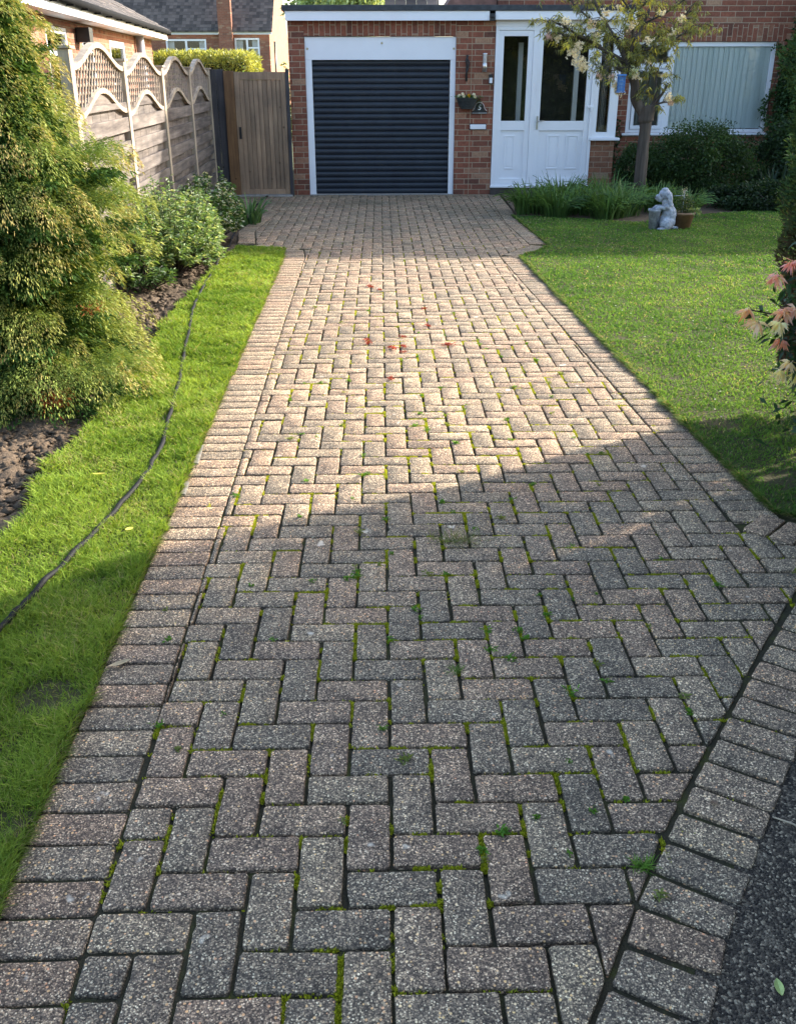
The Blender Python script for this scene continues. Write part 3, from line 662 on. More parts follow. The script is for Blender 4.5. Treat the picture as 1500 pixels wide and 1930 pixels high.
# garage frame, door
mb = MB(); mb.bbox(-1.058, 1.076, D0+.03, D0+.09, 1.818, 2.112, .004); mb.bbox(-1.058, -.966, D0+.032, D0+.09, .0, 1.8175, .004); mb.bbox(1.0, 1.076, D0+.032, D0+.09, 0, 1.8175, .004)
mb.box(-1.0, 1.04, D0+.15, D0+.2, 1.7, 2.1)
fr = mb.build('garage_frame', M['upvc'], house)
for x, z in ((-1.02, 1.96), (.03, 2.03), (1.045, 1.96)):
    b = MB(); b.lathe((0, 0, 0), [(0, 0), (.016, 0), (.014, .006), (.006, .012), (0, .012)], 10)
    b.v = [(x+p[0], D0+.03-p[2], z+p[1]) for p in b.v]; b.build('fixing_cap', plain('yellowed_cap', (.55, .48, .3), .5), fr)
t = NT('roller_door_paint'); v = t.coord(); n = t.noise(v, 4, 6, .7)
t.base(t.ramp(n, [(.3, (.008, .012, .021)), (.75, (.017, .024, .035))])); t.rough(.42); t.spec(.45)
M['roller'] = t.m
nsl = 23; sh = 1.818/nsl; prof = []
for i in range(nsl):
    z0 = i*sh
    for u in range(7):
        a = u/6; zz = z0+.008+(sh-.012)*a; prof.append((D0+.10-.011*math.sin(math.pi*a)**.6, zz))
    prof.append((D0+.106, z0+sh-.003)); prof.append((D0+.106, z0+sh+.003))
mb = MB()
for i in range(len(prof)-1):
    (a, z0), (b, z1) = prof[i], prof[i+1]; mb.face([(-.966, a, z0), (1.0, a, z0), (1.0, b, z1), (-.966, b, z1)], True)
mb.build('garage_door', M['roller'], house)
mb = MB(); mb.box(-1.06, 1.078, D0-.02, D0+.11, -.03, .006); mb.build('threshold', M['concrete'], house)
# flat roof with felt edge and white fascia
mb = MB(); mb.bbox(-1.345, 3.62, D0-.14, D0+6.2, 2.425, 2.497, .008); mb.build('flat_roof', M['felt'], house)
mb = MB(); mb.bbox(-1.30, 1.52, D0-.12, D0-.1, 2.305, 2.4245, .003); mb.bbox(1.60, 3.56, D0-.12, D0-.1, 2.315, 2.4245, .003)
mb.box(-1.285, 3.56, D0-.0995, D0-.001, 2.3205, 2.34); mb.box(-1.30, -1.288, D0-.098, D0+5.5, 2.31, 2.4245); mb.build('fascia', M['fascia'], house)
mb = MB(); mb.bbox(1.525, 1.595, D0-.16, D0-.1, 2.30, 2.39, .004); mb.lathe((1.56, D0-.175, 2.335), [(.0, 0), (.018, .002), (.018, .028), (0, .03)], 12)
o = mb.build('security_light', M['black'], house)
# plinth under the porch
mb = MB(); mb.box(1.6255, 3.10, D0-.03, D0+.2, -.06, .098); mb.build('porch_plinth', plain('dark_plinth', (.06, .05, .045), .9, .3), house)
# porch joinery
P0 = 1.63
def frame(mb, x0, x1, z0, z1, w_, y0, y1, wb=None):
    wb = w_ if wb is None else wb
    mb.bbox(x0, x0+w_, y0, y1, z0, z1, .004); mb.bbox(x1-w_, x1, y0, y1, z0, z1, .004)
    mb.bbox(x0+w_, x1-w_, y0+.001, y1-.001, z1-w_, z1, .004); mb.bbox(x0+w_, x1-w_, y0+.001, y1-.001, z0, z0+wb, .004)
def porch_leaf(x0, x1, z0, z1, glass_z, panels, name):
    root = MB(); frame(root, x0, x1, z0, z1, .072, D0+.005, D0+.055)
    root.bbox(x0+.072, x1-.072, D0+.006, D0+.054, glass_z-.13, glass_z, .004)
    root.box(x0+.072, x1-.072, D0+.026, D0+.046, z0+.072, glass_z-.13)
    for a, b in panels:
        root.bbox(a-.012, a+.008, D0+.016, D0+.03, .352, .82, .003); root.bbox(b-.008, b+.012, D0+.016, D0+.03, .352, .82, .003)
        root.bbox(a+.008, b-.008, D0+.016, D0+.03, .80, .82, .003); root.bbox(a+.008, b-.008, D0+.016, D0+.03, .352, .372, .003)
        root.bbox(a+.03, b-.03, D0+.02, D0+.03, .39, .785, .004)
    o = root.build(name, M['upvc'], house)
    g_ = MB(); g_.box(x0+.07, x1-.07, D0+.028, D0+.034, glass_z-.002, z1-.07); g_.build('pane', M['glass'], o)
    return o
mb = MB(); frame(mb, P0, 3.075, .10, 2.235, .045, D0-.01, D0+.07, .05); mb.bbox(2.165, 2.235, D0-.008, D0+.07, .15, 2.19, .004)
mb.bbox(1.62, 3.08, D0-.05, D0-.012, .098, .125, .005); mb.box(1.625, 3.5, D0-.004, D0+.06, 2.236, 2.32); mb.build('porch_frame', M['upvc'], house)
pl = porch_leaf(1.676, 2.164, .152, 2.188, 1.015, [(1.825, 1.955)], 'fixed_panel')
pd = porch_leaf(2.236, 3.029, .152, 2.188, 1.012, [(2.45, 2.615), (2.725, 2.89)], 'porch_door')
mb = MB(); mb.bbox(2.262, 2.288, D0-.006, D0+.004, .90, 1.08, .003); mb.tube([(2.275, D0-.005, 1.01), (2.275, D0-.045, 1.01), (2.37, D0-.048, 1.012)], .008, 8); mb.build('handle', M['steel'], pd)
for hz_ in (1.18, .25):
    mb = MB(); mb.bbox(3.0, 3.075, D0-.027, D0-.011, hz_, hz_+.035, .004); mb.bbox(3.036, 3.062, D0-.032, D0-.012, hz_-.04, hz_+.03, .004); mb.build('hinge', M['upvc'], pd)
# porch sidelight, its brick base, sill
mb = MB(); wall_grid(mb, 3.0755, 3.43, -.06, .745, D0+.02, D0+.14, []); mb.build('porch_base_wall', M['brick_low'], house)
mb = MB(); mb.bbox(3.06, 3.49, D0-.06, D0+.15, .748, .785, .008); mb.build('sill', M['upvc'], house)
mb = MB(); mb.bbox(3.076, 3.14, D0-.005, D0+.06, .786, 2.235, .004); mb.bbox(3.305, 3.43, D0-.005, D0+.06, .786, 2.235, .004); mb.bbox(3.14, 3.305, D0-.004, D0+.059, .786, .86, .004); mb.bbox(3.14, 3.305, D0-.004, D0+.059, 2.12, 2.235, .004)
mb.bbox(3.37, 3.43, D0+.0605, D0+.95, .786, .86, .004); mb.bbox(3.37, 3.43, D0+.0605, D0+.95, 2.12, 2.235, .004); mb.bbox(3.37, 3.43, D0+.85, D0+.95, .86, 2.12, .004); mb.bbox(3.37, 3.43, D0+.0605, D0+.12, .86, 2.12, .004)
o = mb.build('sidelight', M['upvc'], house)
g_ = MB(); g_.box(3.138, 3.307, D0+.026, D0+.032, .858, 2.122); g_.box(3.398, 3.404, D0+.118, D0+.852, .858, 2.122); g_.build('pane', M['glass'], o)
mb = MB(); mb.box(3.3, 3.425, D0+.14, D0+.95, -.06, .745); mb.build('porch_side_base', M['brick_y'], house)
# porch interior
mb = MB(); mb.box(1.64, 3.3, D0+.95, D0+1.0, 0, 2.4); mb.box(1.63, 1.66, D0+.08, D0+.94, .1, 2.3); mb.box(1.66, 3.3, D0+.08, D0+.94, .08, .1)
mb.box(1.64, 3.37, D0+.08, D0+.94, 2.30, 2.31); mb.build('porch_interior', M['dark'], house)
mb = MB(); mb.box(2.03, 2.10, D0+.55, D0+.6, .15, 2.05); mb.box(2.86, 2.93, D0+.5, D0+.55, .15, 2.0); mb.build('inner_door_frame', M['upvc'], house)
mb = MB()
for k in range(7): mb.box(3.16+k*.022, 3.17+k*.022, D0+.2, D0+.23, .88, 2.1)
mb.build('sidelight_blind', plain('dark_slats', (.12, .13, .15), .6), house)
# main house wall set back, with its window
YM = 15.7
mb = MB(); wall_grid(mb, 3.30, 13.2, -.06, 5.05, YM, YM+.25, [(3.80, 5.985, .80, 2.07), (4.1, 5.6, 3.2, 4.4), (3.80, 6.1, 2.07, 2.2955)]); mb.build('main_wall', M['brick'], house)
mb = MB(); wall_grid(mb, 1.75, 3.2995, 2.3, 5.05, YM+.001, YM+.25, []); mb.build('upper_wall', M['brick'], house)
mb = MB(); mb.box(3.8005, 6.0995, YM-.003, YM+.2, 2.072, 2.295); mb.build('window_soldier_course', M['brick_sold'], house)
mb = MB(); frame(mb, 3.802, 5.983, .80, 2.068, .062, YM+.03, YM+.1, .05); mb.bbox(4.355, 4.462, YM+.031, YM+.1, .85, 2.006, .004); mb.bbox(3.864, 4.355, YM+.032, YM+.099, 1.72, 1.785, .004)
frame(mb, 3.87, 4.35, .855, 1.715, .05, YM+.015, YM+.085); wf = mb.build('window', M['upvc'], house)
mb = MB(); mb.bbox(3.74, 6.02, YM-.06, YM+.03, .765, .799, .008); mb.build('sill', M['upvc'], wf)
mb = MB(); mb.box(4.46, 5.925, YM+.05, YM+.056, .85, 2.008); mb.box(3.918, 4.302, YM+.045, YM+.051, .903, 1.667); mb.box(3.863, 4.357, YM+.05, YM+.056, 1.783, 2.008); mb.build('pane', M['glass'], wf)
t = NT('vertical_blinds'); v = t.coord(); t.base(t.ramp(t.n('ShaderNodeNewGeometry').outputs['Random Per Island'], [(0, (.74, .80, .80)), (1, (.86, .90, .90))])); t.rough(.8)
mb = MB(); k = 0; x = 4.40
while x < 5.95:
    a = RAD(13+random.uniform(-4, 4)); dx, dy = .052*math.cos(a), .052*math.sin(a)
    mb.face([(x-dx, YM+.085-dy, .86), (x+dx, YM+.085+dy, .86), (x+dx, YM+.085+dy, 2.02), (x-dx, YM+.085-dy, 2.02)]); x += .079
mb.build('vertical_blinds', t.m, wf)
mb = MB(); x = 4.0
while x < 4.34:
    a = RAD(70); mb.face([(x-.012, YM+.13, .86), (x+.012, YM+.2, .86), (x+.012, YM+.2, 2.02), (x-.012, YM+.13, 2.02)]); x += .08
mb.build('small_blinds', t.m, wf); mb = MB(); mb.box(3.7, 6.0, YM+.9, YM+.95, .3, 2.4); mb.build('room_back', plain('room_wall', (.6, .6, .56), .9), wf)
mb = MB(); frame(mb, 4.1, 5.6, 3.2, 4.4, .06, YM+.03, YM+.1); uw = mb.build('window', M['upvc'], house); mb = MB(); mb.box(4.15, 5.55, YM+.06, YM+.07, 3.25, 4.35); mb.build('pane', M['glass'], uw)
mb = MB(); mb.box(1.751, 2.0, YM+.2505, 22, -.06, 5.05); mb.build('side_wall', M['brick_y'], house); mb = MB(); mb.box(12.95, 13.2, YM+.2505, 22, -.06, 5.05); mb.build('side_wall', M['brick_y'], house)
mb = MB(); mb.box(1.75, 13.2, 22.001, 22.2, -.06, 5.05); mb.build('back_wall', M['brick'], house)
t = NT('roof_tiles'); v = t.coord(); br = t.n('ShaderNodeTexBrick'); br.inputs['Scale'].default_value = 1; br.inputs['Brick Width'].default_value = .22; br.inputs['Row Height'].default_value = .24; br.inputs['Mortar Size'].default_value = .006
br.inputs['Color1'].default_value = (.035, .033, .032, 1); br.inputs['Color2'].default_value = (.085, .078, .07, 1); br.inputs['Mortar'].default_value = (.012, .012, .012, 1); t.l(v, br.inputs['Vector'])
li = t.noise(v, 2.6, 5, .7); c = t.mix(t.ramp(li, [(.63, (0, 0, 0)), (.72, (.6, .6, .6))]), br.outputs[0], (.3, .28, .22)); t.base(c); t.rough(.8); t.bump(t.math('MULTIPLY', br.outputs['Fac'], -1), .6, .02); M['tiles'] = t.m
# hipped main roof
mb = MB(); e = .3; x0, x1, y0, y1, zz, zr = 1.75-e, 13.2+e, YM-e, 22.2+e, 5.05, 7.3
rd = (zr-zz)/math.tan(RAD(33)); a, b = (x0+rd, (y0+y1)/2), (x1-rd, (y0+y1)/2)
A, B, C_, E_ = (x0, y0, zz), (x1, y0, zz), (x1, y1, zz), (x0, y1, zz); R1, R2 = (*a, zr), (*b, zr)
mb.face([A, B, R2, R1]); mb.face([B, C_, R2]); mb.face([C_, E_, R1, R2]); mb.face([E_, A, R1]); mb.face([A, E_, C_, B]); mb.build('roof', M['tiles'], house)
# low sloping tiled bit left of the upper wall, above the flat roof
mb = MB(); mb.prism([(.95, 2.5), (1.74, 2.5), (1.74, 3.2), (1.2, 2.85)], YM+.1, YM+3, 'y')
mb.build('lean_to_roof', plain('red_tile', (.2, .1, .075), .9, .4, 8), house)

# wall fittings
mb = MB(); mb.lathe((1.478, D0-.06, 1.66), [(0, 0), (.034, 0), (.034, .115), (.03, .118)], 16); 
for k in range(6): mb.lathe((1.478, D0-.06, 1.785+k*.017), [(.03, 0), (.032, .003), (.03, .006)], 14)
mb.lathe((1.478, D0-.06, 1.885), [(.034, 0), (.034, .015), (0, .018)], 16); mb.tube([(1.478, D0-.03, 1.72), (1.478, D0, 1.72)], .018, 8)
lamp = thing('wall_lamp', 'stainless steel cylinder lamp on the brick pier beside the porch', 'lamp', (1.478, D0-.06, 1.7)); mb.build('lamp_body', M['steel'], lamp)
mb = MB(); mb.lathe((1.478, D0-.06, 1.778), [(.026, 0), (.026, .107)], 14); mb.build('lamp_glass', plain('frosted_diffuser', (.5, .5, .48), .3), lamp)
bell = thing('doorbell', 'small white doorbell on a black backplate at the porch frame', 'doorbell', (1.575, D0, 1.555))
mb = MB(); mb.bbox(1.548, 1.604, D0-.02, D0-.001, 1.50, 1.63, .004); mb.build('backplate', M['black'], bell); mb = MB(); mb.bbox(1.556, 1.60, D0-.034, D0-.0205, 1.515, 1.585, .005); mb.build('button_unit', M['upvc'], bell)
mb = MB(); mb.bbox(1.29, 1.54, D0-.012, D0-.001, .895, .98, .006); lb = thing('letterbox', 'white letter slot in the brick pier under the house number', 'letterbox', (1.41, D0, .93)); mb.build('surround', M['black'], lb)
mb = MB(); mb.bbox(1.30, 1.53, D0-.026, D0-.0125, .905, .97, .009); mb.build('flap', M['upvc'], lb)
mb = MB(); mb.tube(smooth_path([(1.245, D0-.01, 1.87), (1.22, D0-.03, 1.80), (1.25, D0-.03, 1.72), (1.225, D0-.03, 1.64), (1.225, D0-.01, 1.55)]), [.012]*25, 7)
mb.tube(smooth_path([(1.225, D0-.01, 1.85), (1.26, D0-.035, 1.77), (1.23, D0-.02, 1.66)]), .009, 7); mb.bbox(1.218, 1.243, D0-.012, D0-.001, 1.54, 1.88, .003)
tag(mb.build('wall_hook', M['black']), 'twisted black iron ornament on the brick pier above the flower basket', 'wall ornament')
pq = thing('house_number_plaque', 'black arched plaque with white number 5 on the brick pier', 'plaque', (1.43, D0, 1.15))
po = []
for k in range(13):
    a = math.pi*k/12; po.append((1.43+.062*math.cos(a), 1.185+.07*math.sin(a)))
po = [(1.32, 1.108), (1.54, 1.108), (1.54, 1.13), (1.525, 1.15), (1.505, 1.15)]+po+[(1.355, 1.15), (1.335, 1.15), (1.32, 1.13)]
mb = MB(); mb.prism(po, D0-.016, D0-.001, 'y'); mb.build('plate', M['black'], pq)
wh = plain('plaque_white', (.7, .7, .68), .5)
mb = MB(); mb.tube([(1.43+.07*math.cos(math.pi*k/12), D0-.017, 1.187+.078*math.sin(math.pi*k/12)) for k in range(13)], .0035, 6)
mb.tube([(1.325, D0-.018, 1.122), (1.535, D0-.018, 1.122)], .003, 6)
for sx in (-1, 1): mb.tube([(1.43+sx*.075, D0-.017, 1.185), (1.43+sx*.09, D0-.018, 1.165), (1.43+sx*.105, D0-.017, 1.155)], .004, 6)
mb.build('rim', wh, pq)
def text_mesh(s_, size, name, mat, parent, loc):
    cu = bpy.data.curves.new(name, 'FONT'); cu.body = s_; cu.size = size; cu.extrude = .0015; cu.offset = .0012; cu.align_x = 'CENTER'; cu.align_y = 'CENTER'
    to = bpy.data.objects.new('tmp', cu); COL.objects.link(to); bpy.context.view_layer.update()
    me = bpy.data.meshes.new_from_object(to); bpy.data.objects.remove(to); me.transform(Matrix.Translation(loc) @ Matrix.Rotation(RAD(90), 4, 'X')); me.name = name
    return link_mesh(name, me, mat, parent)
text_mesh('5', .10, 'numeral', wh, pq, (1.43, D0-.0185, 1.195))
bk = thing('hanging_basket', 'dark wicker half basket of white and yellow pansies hung on the brick pier', 'hanging basket', (1.24, D0-.07, 1.2))
mb = MB(); cyb = D0-.075
for k in range(9):
    u = k/8; r = .08+.065*u**.7; z = 1.185+.135*u
    mb.tube([(1.24+r*math.cos(a), cyb+.55*r*math.sin(a)+(.004 if k % 2 else 0), z) for a in np.linspace(0, 2*math.pi, 25)], .009, 6, False)
mb.lathe((1.24, cyb, 1.18), [(0, 0), (.08, 0), (.138, .13), (0, .13)], 20, .52); mb.build('wicker_bowl', plain('black_wicker', (.03, .033, .03), .8, .4, 60), bk)
n = 260; P = np.stack([rng.normal(1.24, .07, n), rng.normal(cyb, .03, n), rng.uniform(1.31, 1.35, n)], 1); D = np.stack([rng.normal(size=n), rng.normal(size=n)*.6-.3, rng.uniform(-.2, 1, n)], 1)
leaves('leaves', M['leaf'], P, D, .04, .018, np.tile(G([.07, .14, .03]), (n, 1))*rng.uniform(.6, 1.4, (n, 1)), bk)
def flower(cx, cy, cz, c, r=.022, n=9):
    a = np.linspace(0, 2*np.pi, n); D = np.stack([np.cos(a), -np.full(n, .35), np.sin(a)], 1); P = np.tile(G([cx, cy, cz]), (n, 1)); return P, D, np.tile(G(c), (n, 1)), r
for nm, c, sp_s in (('white_pansy', (.8, .78, .72), [(1.125, 1.36), (1.175, 1.38), (1.19, 1.35), (1.33, 1.372), (1.345, 1.345)]), ('yellow_pansy', (.75, .5, .04), [(1.26, 1.358)])):
    for x, z in sp_s:
        Ps, Ds, Cs = [], [], []
        for q in range(3):
            a_, b_, c_, r_ = flower(x+random.uniform(-.006, .006), cyb-.06+random.uniform(-.01, .02), z+random.uniform(-.005, .005), c); Ps.append(a_); Ds.append(b_); Cs.append(c_)
        leaves(nm, M['petal'], np.concatenate(Ps), np.concatenate(Ds), .024, .02, np.concatenate(Cs), bk, wide=.65)
# ivy/vine trailing right of the basket
n = 120; P = np.stack([rng.uniform(1.38, 1.45, n), rng.uniform(D0-.05, D0-.01, n), rng.uniform(1.2, 1.33, n)], 1); D = rng.normal(size=(n, 3))
leaves('trailing_stems', M['leaf'], P, D, .022, .012, np.tile(G([.07, .1, .035]), (n, 1)), bk)

# ------------------------------------------------------------------ gate and fence
gate = thing('wooden_gate', 'brown vertical board side gate beside the garage pier', 'gate', (-1.67, 14.6, 0))
YG = 14.6; gx0, gx1 = -2.055, -1.335
mb = MB(); mb.bbox(gx0, gx0+.07, YG, YG+.045, .03, 1.665, .003); mb.bbox(gx1-.07, gx1, YG, YG+.045, .03, 1.665, .003); mb.bbox(gx0+.07, gx1-.07, YG+.001, YG+.045, 1.565, 1.665, .003); mb.bbox(gx0+.07, gx1-.07, YG+.001, YG+.045, .03, .10, .003)
mb.build('gate_frame', M['wood_gate'], gate)
mb = MB(); k = 9; w_ = (gx1-gx0-.14)/k
for i in range(k):
    a = gx0+.07+i*w_; mb.bbox(a+.003, a+w_-.003, YG+.012+random.uniform(-.003, .003), YG+.034, .101, 1.564, .004)
mb.box(gx0+.06, gx1-.06, YG+.035, YG+.044, .101, 1.564); mb.build('boards', M['wood_gate'], gate)
mb = MB(); mb.bbox(gx0+.028, gx0+.062, YG-.012, YG-.0005, .79, .95, .003); mb.build('latch', M['black'], gate)
mb = MB(); mb.bbox(-2.2, -2.06, YG-.02, YG+.1, -.02, 1.68, .005)
tag(mb.build('gate_post', M['wood_orange']), 'orange brown gate post between dark boards and the gate', 'post')
mb = MB(); mb.bbox(-1.331, -1.288, YG-.01, YG+.09, 0, 1.70, .004); tag(mb.build('gate_post', M['wood_dark']), 'thin dark gate post fixed against the garage brick pier', 'post')
mb = MB(); mb.bbox(-2.2, -1.3, YG-.05, YG+.1, -.03, .022, .005); tag(mb.build('gate_step', M['concrete']), 'pale concrete step under the side gate', 'step')
dp = thing('dark_board_screen', 'near black timber boards between the lattice fence and gate post', 'fence panel', (-2.3, 14.7, 0))
for i in range(2):
    mb = MB(); mb.bbox(-2.415+i*.106, -2.312+i*.106, YG+.0+.01*i, YG+.03+.01*i, -.02, 1.70, .003); mb.build('board', M['wood_dark'], dp)
fence = thing('lattice_top_fence', 'weathered timber fence with wavy lattice tops along the left boundary', 'fence', (-2.3, 10, 0))
posts = [(-2.16, 7.2, 1.79), (-2.25, 9.05, 1.735), (-2.315, 10.9, 1.70), (-2.37, 12.75, 1.70), (-2.43, 14.58, 1.70)]
for (x, y, h) in posts:
    mb = MB(); mb.bbox(x-.035, x+.045, y-.045, y+.045, -.06, h, .006); po = mb.build('post', M['wood_frame'], fence)
    mb = MB(); mb.prism([(x-.05, y-.06), (x+.06, y-.06), (x+.06, y+.06), (x-.05, y+.06)], h+.001, h+.018); mb.build('post_cap', M['wood_frame'], po)
for i in range(4):
    (xa, ya, ha), (xb, yb, hb) = posts[i], posts[i+1]
    a = Vector((xa, ya+.046, 0)); b = Vector((xb, yb-.046, 0)); L = (b-a).length; d = (b-a).normalized(); nrm_ = Vector((d.y, -d.x, 0))
    MM = Matrix((( d.x, nrm_.x, 0, a.x), (d.y, nrm_.y, 0, a.y), (0, 0, 1, 0), (0, 0, 0, 1)))   # local x along the panel, y outward (+X side), z up
    h0 = min(ha, hb)-.03
    arch = lambda u: .5-.5*math.cos(2*math.pi*u)
    shape = lambda u: (arch(u)**1.05)
    top = lambda u: h0-.03+.16*shape(u); low = lambda u: h0-.36+.17*shape(u)
    pn = MB()
    # solid lower part: boards that alternate with recessed short boards
    z = .04; row = 0
    while z < h0-.30:
        zt = min(z+(.105 if row % 2 == 0 else .085), h0-.30)
        if row % 2 == 0: pn.bbox(.004, L-.004, .008, .030+random.uniform(0, .006), z-.004, zt+.006, .003, MM)
        else:
            k = 6
            for q in range(k): pn.bbox(.01+q*(L-.02)/k+.004, .01+(q+1)*(L-.02)/k-.004, -.03, -.012, z-.006, zt+.006, .002, MM)
        z = zt; row += 1
    U_ = 24
    poly = [(L*u/U_, z-.002) for u in range(U_+1)]+[(L*(1-u/U_), max(low(1-u/U_)-.025, z+.0)) for u in range(U_+1)]
    pn.prism([(p[0], p[1]) for p in poly], -.006, .008, 'y', MM)
    # crease: local prism axis y -> (a, c, b)
    fp = pn.build('fence_panel', M['wood_grey'], fence)
    def wavy(fn, hh, y0, y1, name):
        r_ = MB(); top_ = [(L*u/30, fn(u/30)+hh) for u in range(31)]; bot = [(L*u/30, fn(u/30)-hh) for u in range(31)][::-1]
        for u in range(30):
            p = [(L*u/30, fn(u/30)-hh), (L*(u+1)/30, fn((u+1)/30)-hh), (L*(u+1)/30, fn((u+1)/30)+hh), (L*u/30, fn(u/30)+hh)]
            q0 = [tuple(MM @ Vector((a_, y0, b_))) for a_, b_ in p]; q1 = [tuple(MM @ Vector((a_, y1, b_))) for a_, b_ in p]
            r_.face(q1); r_.face(q0[::-1]); r_.face([q0[3], q0[2], q1[2], q1[3]]); r_.face([q0[0], q0[1], q1[1], q1[0]])
        return r_.build(name, M['wood_frame'], fp)
    wavy(top, .019, -.02, .035, 'top_rail'); wavy(low, .019, -.019, .034, 'middle_rail')
    lt = MB()
    for s_ in (1, -1):
        c0 = -1.2
        while c0 < L+1.2:
            pts_ = []
            # slat follows x = c0 + s*(zz-h0)*0.35 : steep diagonal lattice
            zz = np.linspace(h0-.42, h0+.2, 40); xx = c0+s_*(zz-h0)*.85
            ok = [(x_, z_) for x_, z_ in zip(xx, zz) if 0 <= x_ <= L and low(x_/L)+.01 < z_ < top(x_/L)-.01]
            if len(ok) > 1:
                (xA, zA), (xB, zB) = ok[0], ok[-1]; w2 = .0085; yy = .006 if s_ > 0 else -.004
                p = [(xA-w2, zA), (xA+w2, zA), (xB+w2, zB), (xB-w2, zB)]
                q0 = [tuple(MM @ Vector((a_, yy, b_))) for a_, b_ in p]; q1 = [tuple(MM @ Vector((a_, yy+.008, b_))) for a_, b_ in p]
                lt.face(q0[::-1]); lt.face(q1)
                for k in range(4): lt.face([q0[k], q0[(k+1) % 4], q1[(k+1) % 4], q1[k]])
            c0 += .092
    lt.build('lattice', woodmat('lattice_wood', (.42, .34, .26), (.2, .16, .12), 'z', .8, False) if i == 0 else bpy.data.materials['lattice_wood'], fp)

# ------------------------------------------------------------------ neighbour's bungalow
nb = thing('neighbour_bungalow', 'brick bungalow with white fascia and dark tiled roof behind the lattice fence', 'bungalow', (-5, 17, 0))
pa, pb = Vector((-4.12, 10.4, 0)), Vector((-5.3, 26.4, 0)); d = (pb-pa).normalized(); nr = Vector((d.y, -d.x, 0)); LB = (pb-pa).length
MN = Matrix(((d.x, nr.x, 0, pa.x), (d.y, nr.y, 0, pa.y), (0, 0, 1, 0), (0, 0, 0, 1)))      # x along the eave away from us, y towards +X
def nlocal(mb, name, mat, parent=nb):
    o = mb.build(name, mat, parent); return o
M['nbrick'] = brickmat('bungalow_brick', 'yz', c1=(.33, .13, .075), c2=(.2, .085, .06))
# openings along the wall given by distance s
def wall_long(s0, s1, z0, z1, holes, y0, y1):
    mb = MB(); wall_grid(mb, s0, s1, z0, z1, y0, y1, holes); mb.v = [tuple(MN @ Vector((p[0], p[1], p[2]))) for p in mb.v]; return mb
wins = [(5.0, 6.4, 1.0, 2.30), (7.5, 8.4, 1.2, 2.27), (10.0, 11.7, .1, 2.25)]
nlocal(wall_long(-3, LB-.4, -.05, 2.45, wins, -.6, -.35), 'wall', M['nbrick'])
mb = MB(); mb.box(LB-.41, LB-.4+.001, -6, -.6, -.05, 2.45, MN); nlocal(mb, 'end_wall', M['brick_far'])
mb = MB(); mb.bbox(-3, LB, -.02, .0, 2.42, 2.58, .004, MN); mb.box(-3, LB, -.36, -.021, 2.42, 2.44, MN); nlocal(mb, 'fascia', M['fascia'])
mb = MB(); mb.tube([tuple(MN @ Vector((s_, .055, 2.60))) for s_ in (-3, LB+.05)], .055, 12); 
for s_ in np.arange(-2, LB, 1.0): mb.box(s_-.02, s_+.02, .001, .11, 2.53, 2.555, MN)
nlocal(mb, 'gutter', plain('black_gutter', (.008, .008, .008), .9, .2, spec=.1))
def stepped(mb, s0, s1, y0, z0, slope, n, gauge, MMx, th=.03, tw=.3):
    c_, s_ = math.cos(slope), math.sin(slope)
    for i in range(n):
        ya, za = y0-i*gauge*c_, z0+i*gauge*s_; yb, zb = y0-(i+1.15)*gauge*c_, z0+(i+1.15)*gauge*s_-.012
        x = s0
        while x < s1:
            xe = min(x+tw, s1); j = random.uniform(-.004, .004)
            p = [(x+.002, ya, za+j), (xe-.002, ya, za+j), (xe-.002, yb, zb+j), (x+.002, yb, zb+j)]; q = [(a_, b_, c2+th) for a_, b_, c2 in p]
            P_ = [tuple(MMx @ Vector(v_)) for v_ in p]; Q_ = [tuple(MMx @ Vector(v_)) for v_ in q]
            mb.face(Q_); mb.face([P_[0], P_[1], Q_[1], Q_[0]]); mb.face([P_[3], P_[0], Q_[0], Q_[3]]); mb.face([P_[1], P_[2], Q_[2], Q_[1]])
            x += tw
t = NT('concrete_tile'); ri = t.n('ShaderNodeNewGeometry').outputs['Random Per Island']; v = t.coord(); li = t.noise(v, 4, 6, .75)
c = t.ramp(ri, [(0, (.03, .024, .02)), (1, (.12, .095, .078))]); t.base(t.mix(t.ramp(li, [(.6, (0, 0, 0)), (.75, (.7, .7, .7))]), c, (.22, .2, .15))); t.rough(.85); M['ctile'] = t.m
mb = MB(); stepped(mb, -3, LB+.1, .06, 2.63, RAD(27), 18, .3, MN); nlocal(mb, 'roof', M['ctile'])
mb = MB(); mb.box(-3, LB-.3, -5.5, -.05, 2.59, 2.6, MN); nlocal(mb, 'ceiling', M['dark'])
for k, (s0, s1, z0, z1) in enumerate(wins):
    mb = MB(); f = MB(); frame(f, s0, s1, z0, z1, .09 if k < 2 else .12, .0, .06); f.bbox(s0+.09, s1-.09, .001, .059, (z0+z1)/2+.25, (z0+z1)/2+.31, .003)
    f.v = [tuple(MN @ Vector((p[0], p[1]-.42, p[2]))) for p in f.v]; o = nlocal(f, 'door' if k == 2 else 'window', M['upvc'])
    g_ = MB(); g_.box(s0+.05, s1-.05, -.40, -.39, z0+.05, z1-.05, MN); nlocal(g_, 'pane', M['glass'], o)
mb = MB(); mb.box(2, LB-1, -1.6, -1.5, 0, 2.4, MN); nlocal(mb, 'interior', M['dark'])
sx = 9.9+2.2
mb = MB(); mb.tube([tuple(MN @ Vector((13.1, -.24, z))) for z in (0, 2.45)], .09, 14); nlocal(mb, 'soil_pipe', plain('grey_pipe', (.38, .38, .4), .4))
mb = MB(); mb.bbox(7.0, 7.3, -.34, -.12, 2.12, 2.34, .01, MN); nlocal(mb, 'security_light', M['black'])

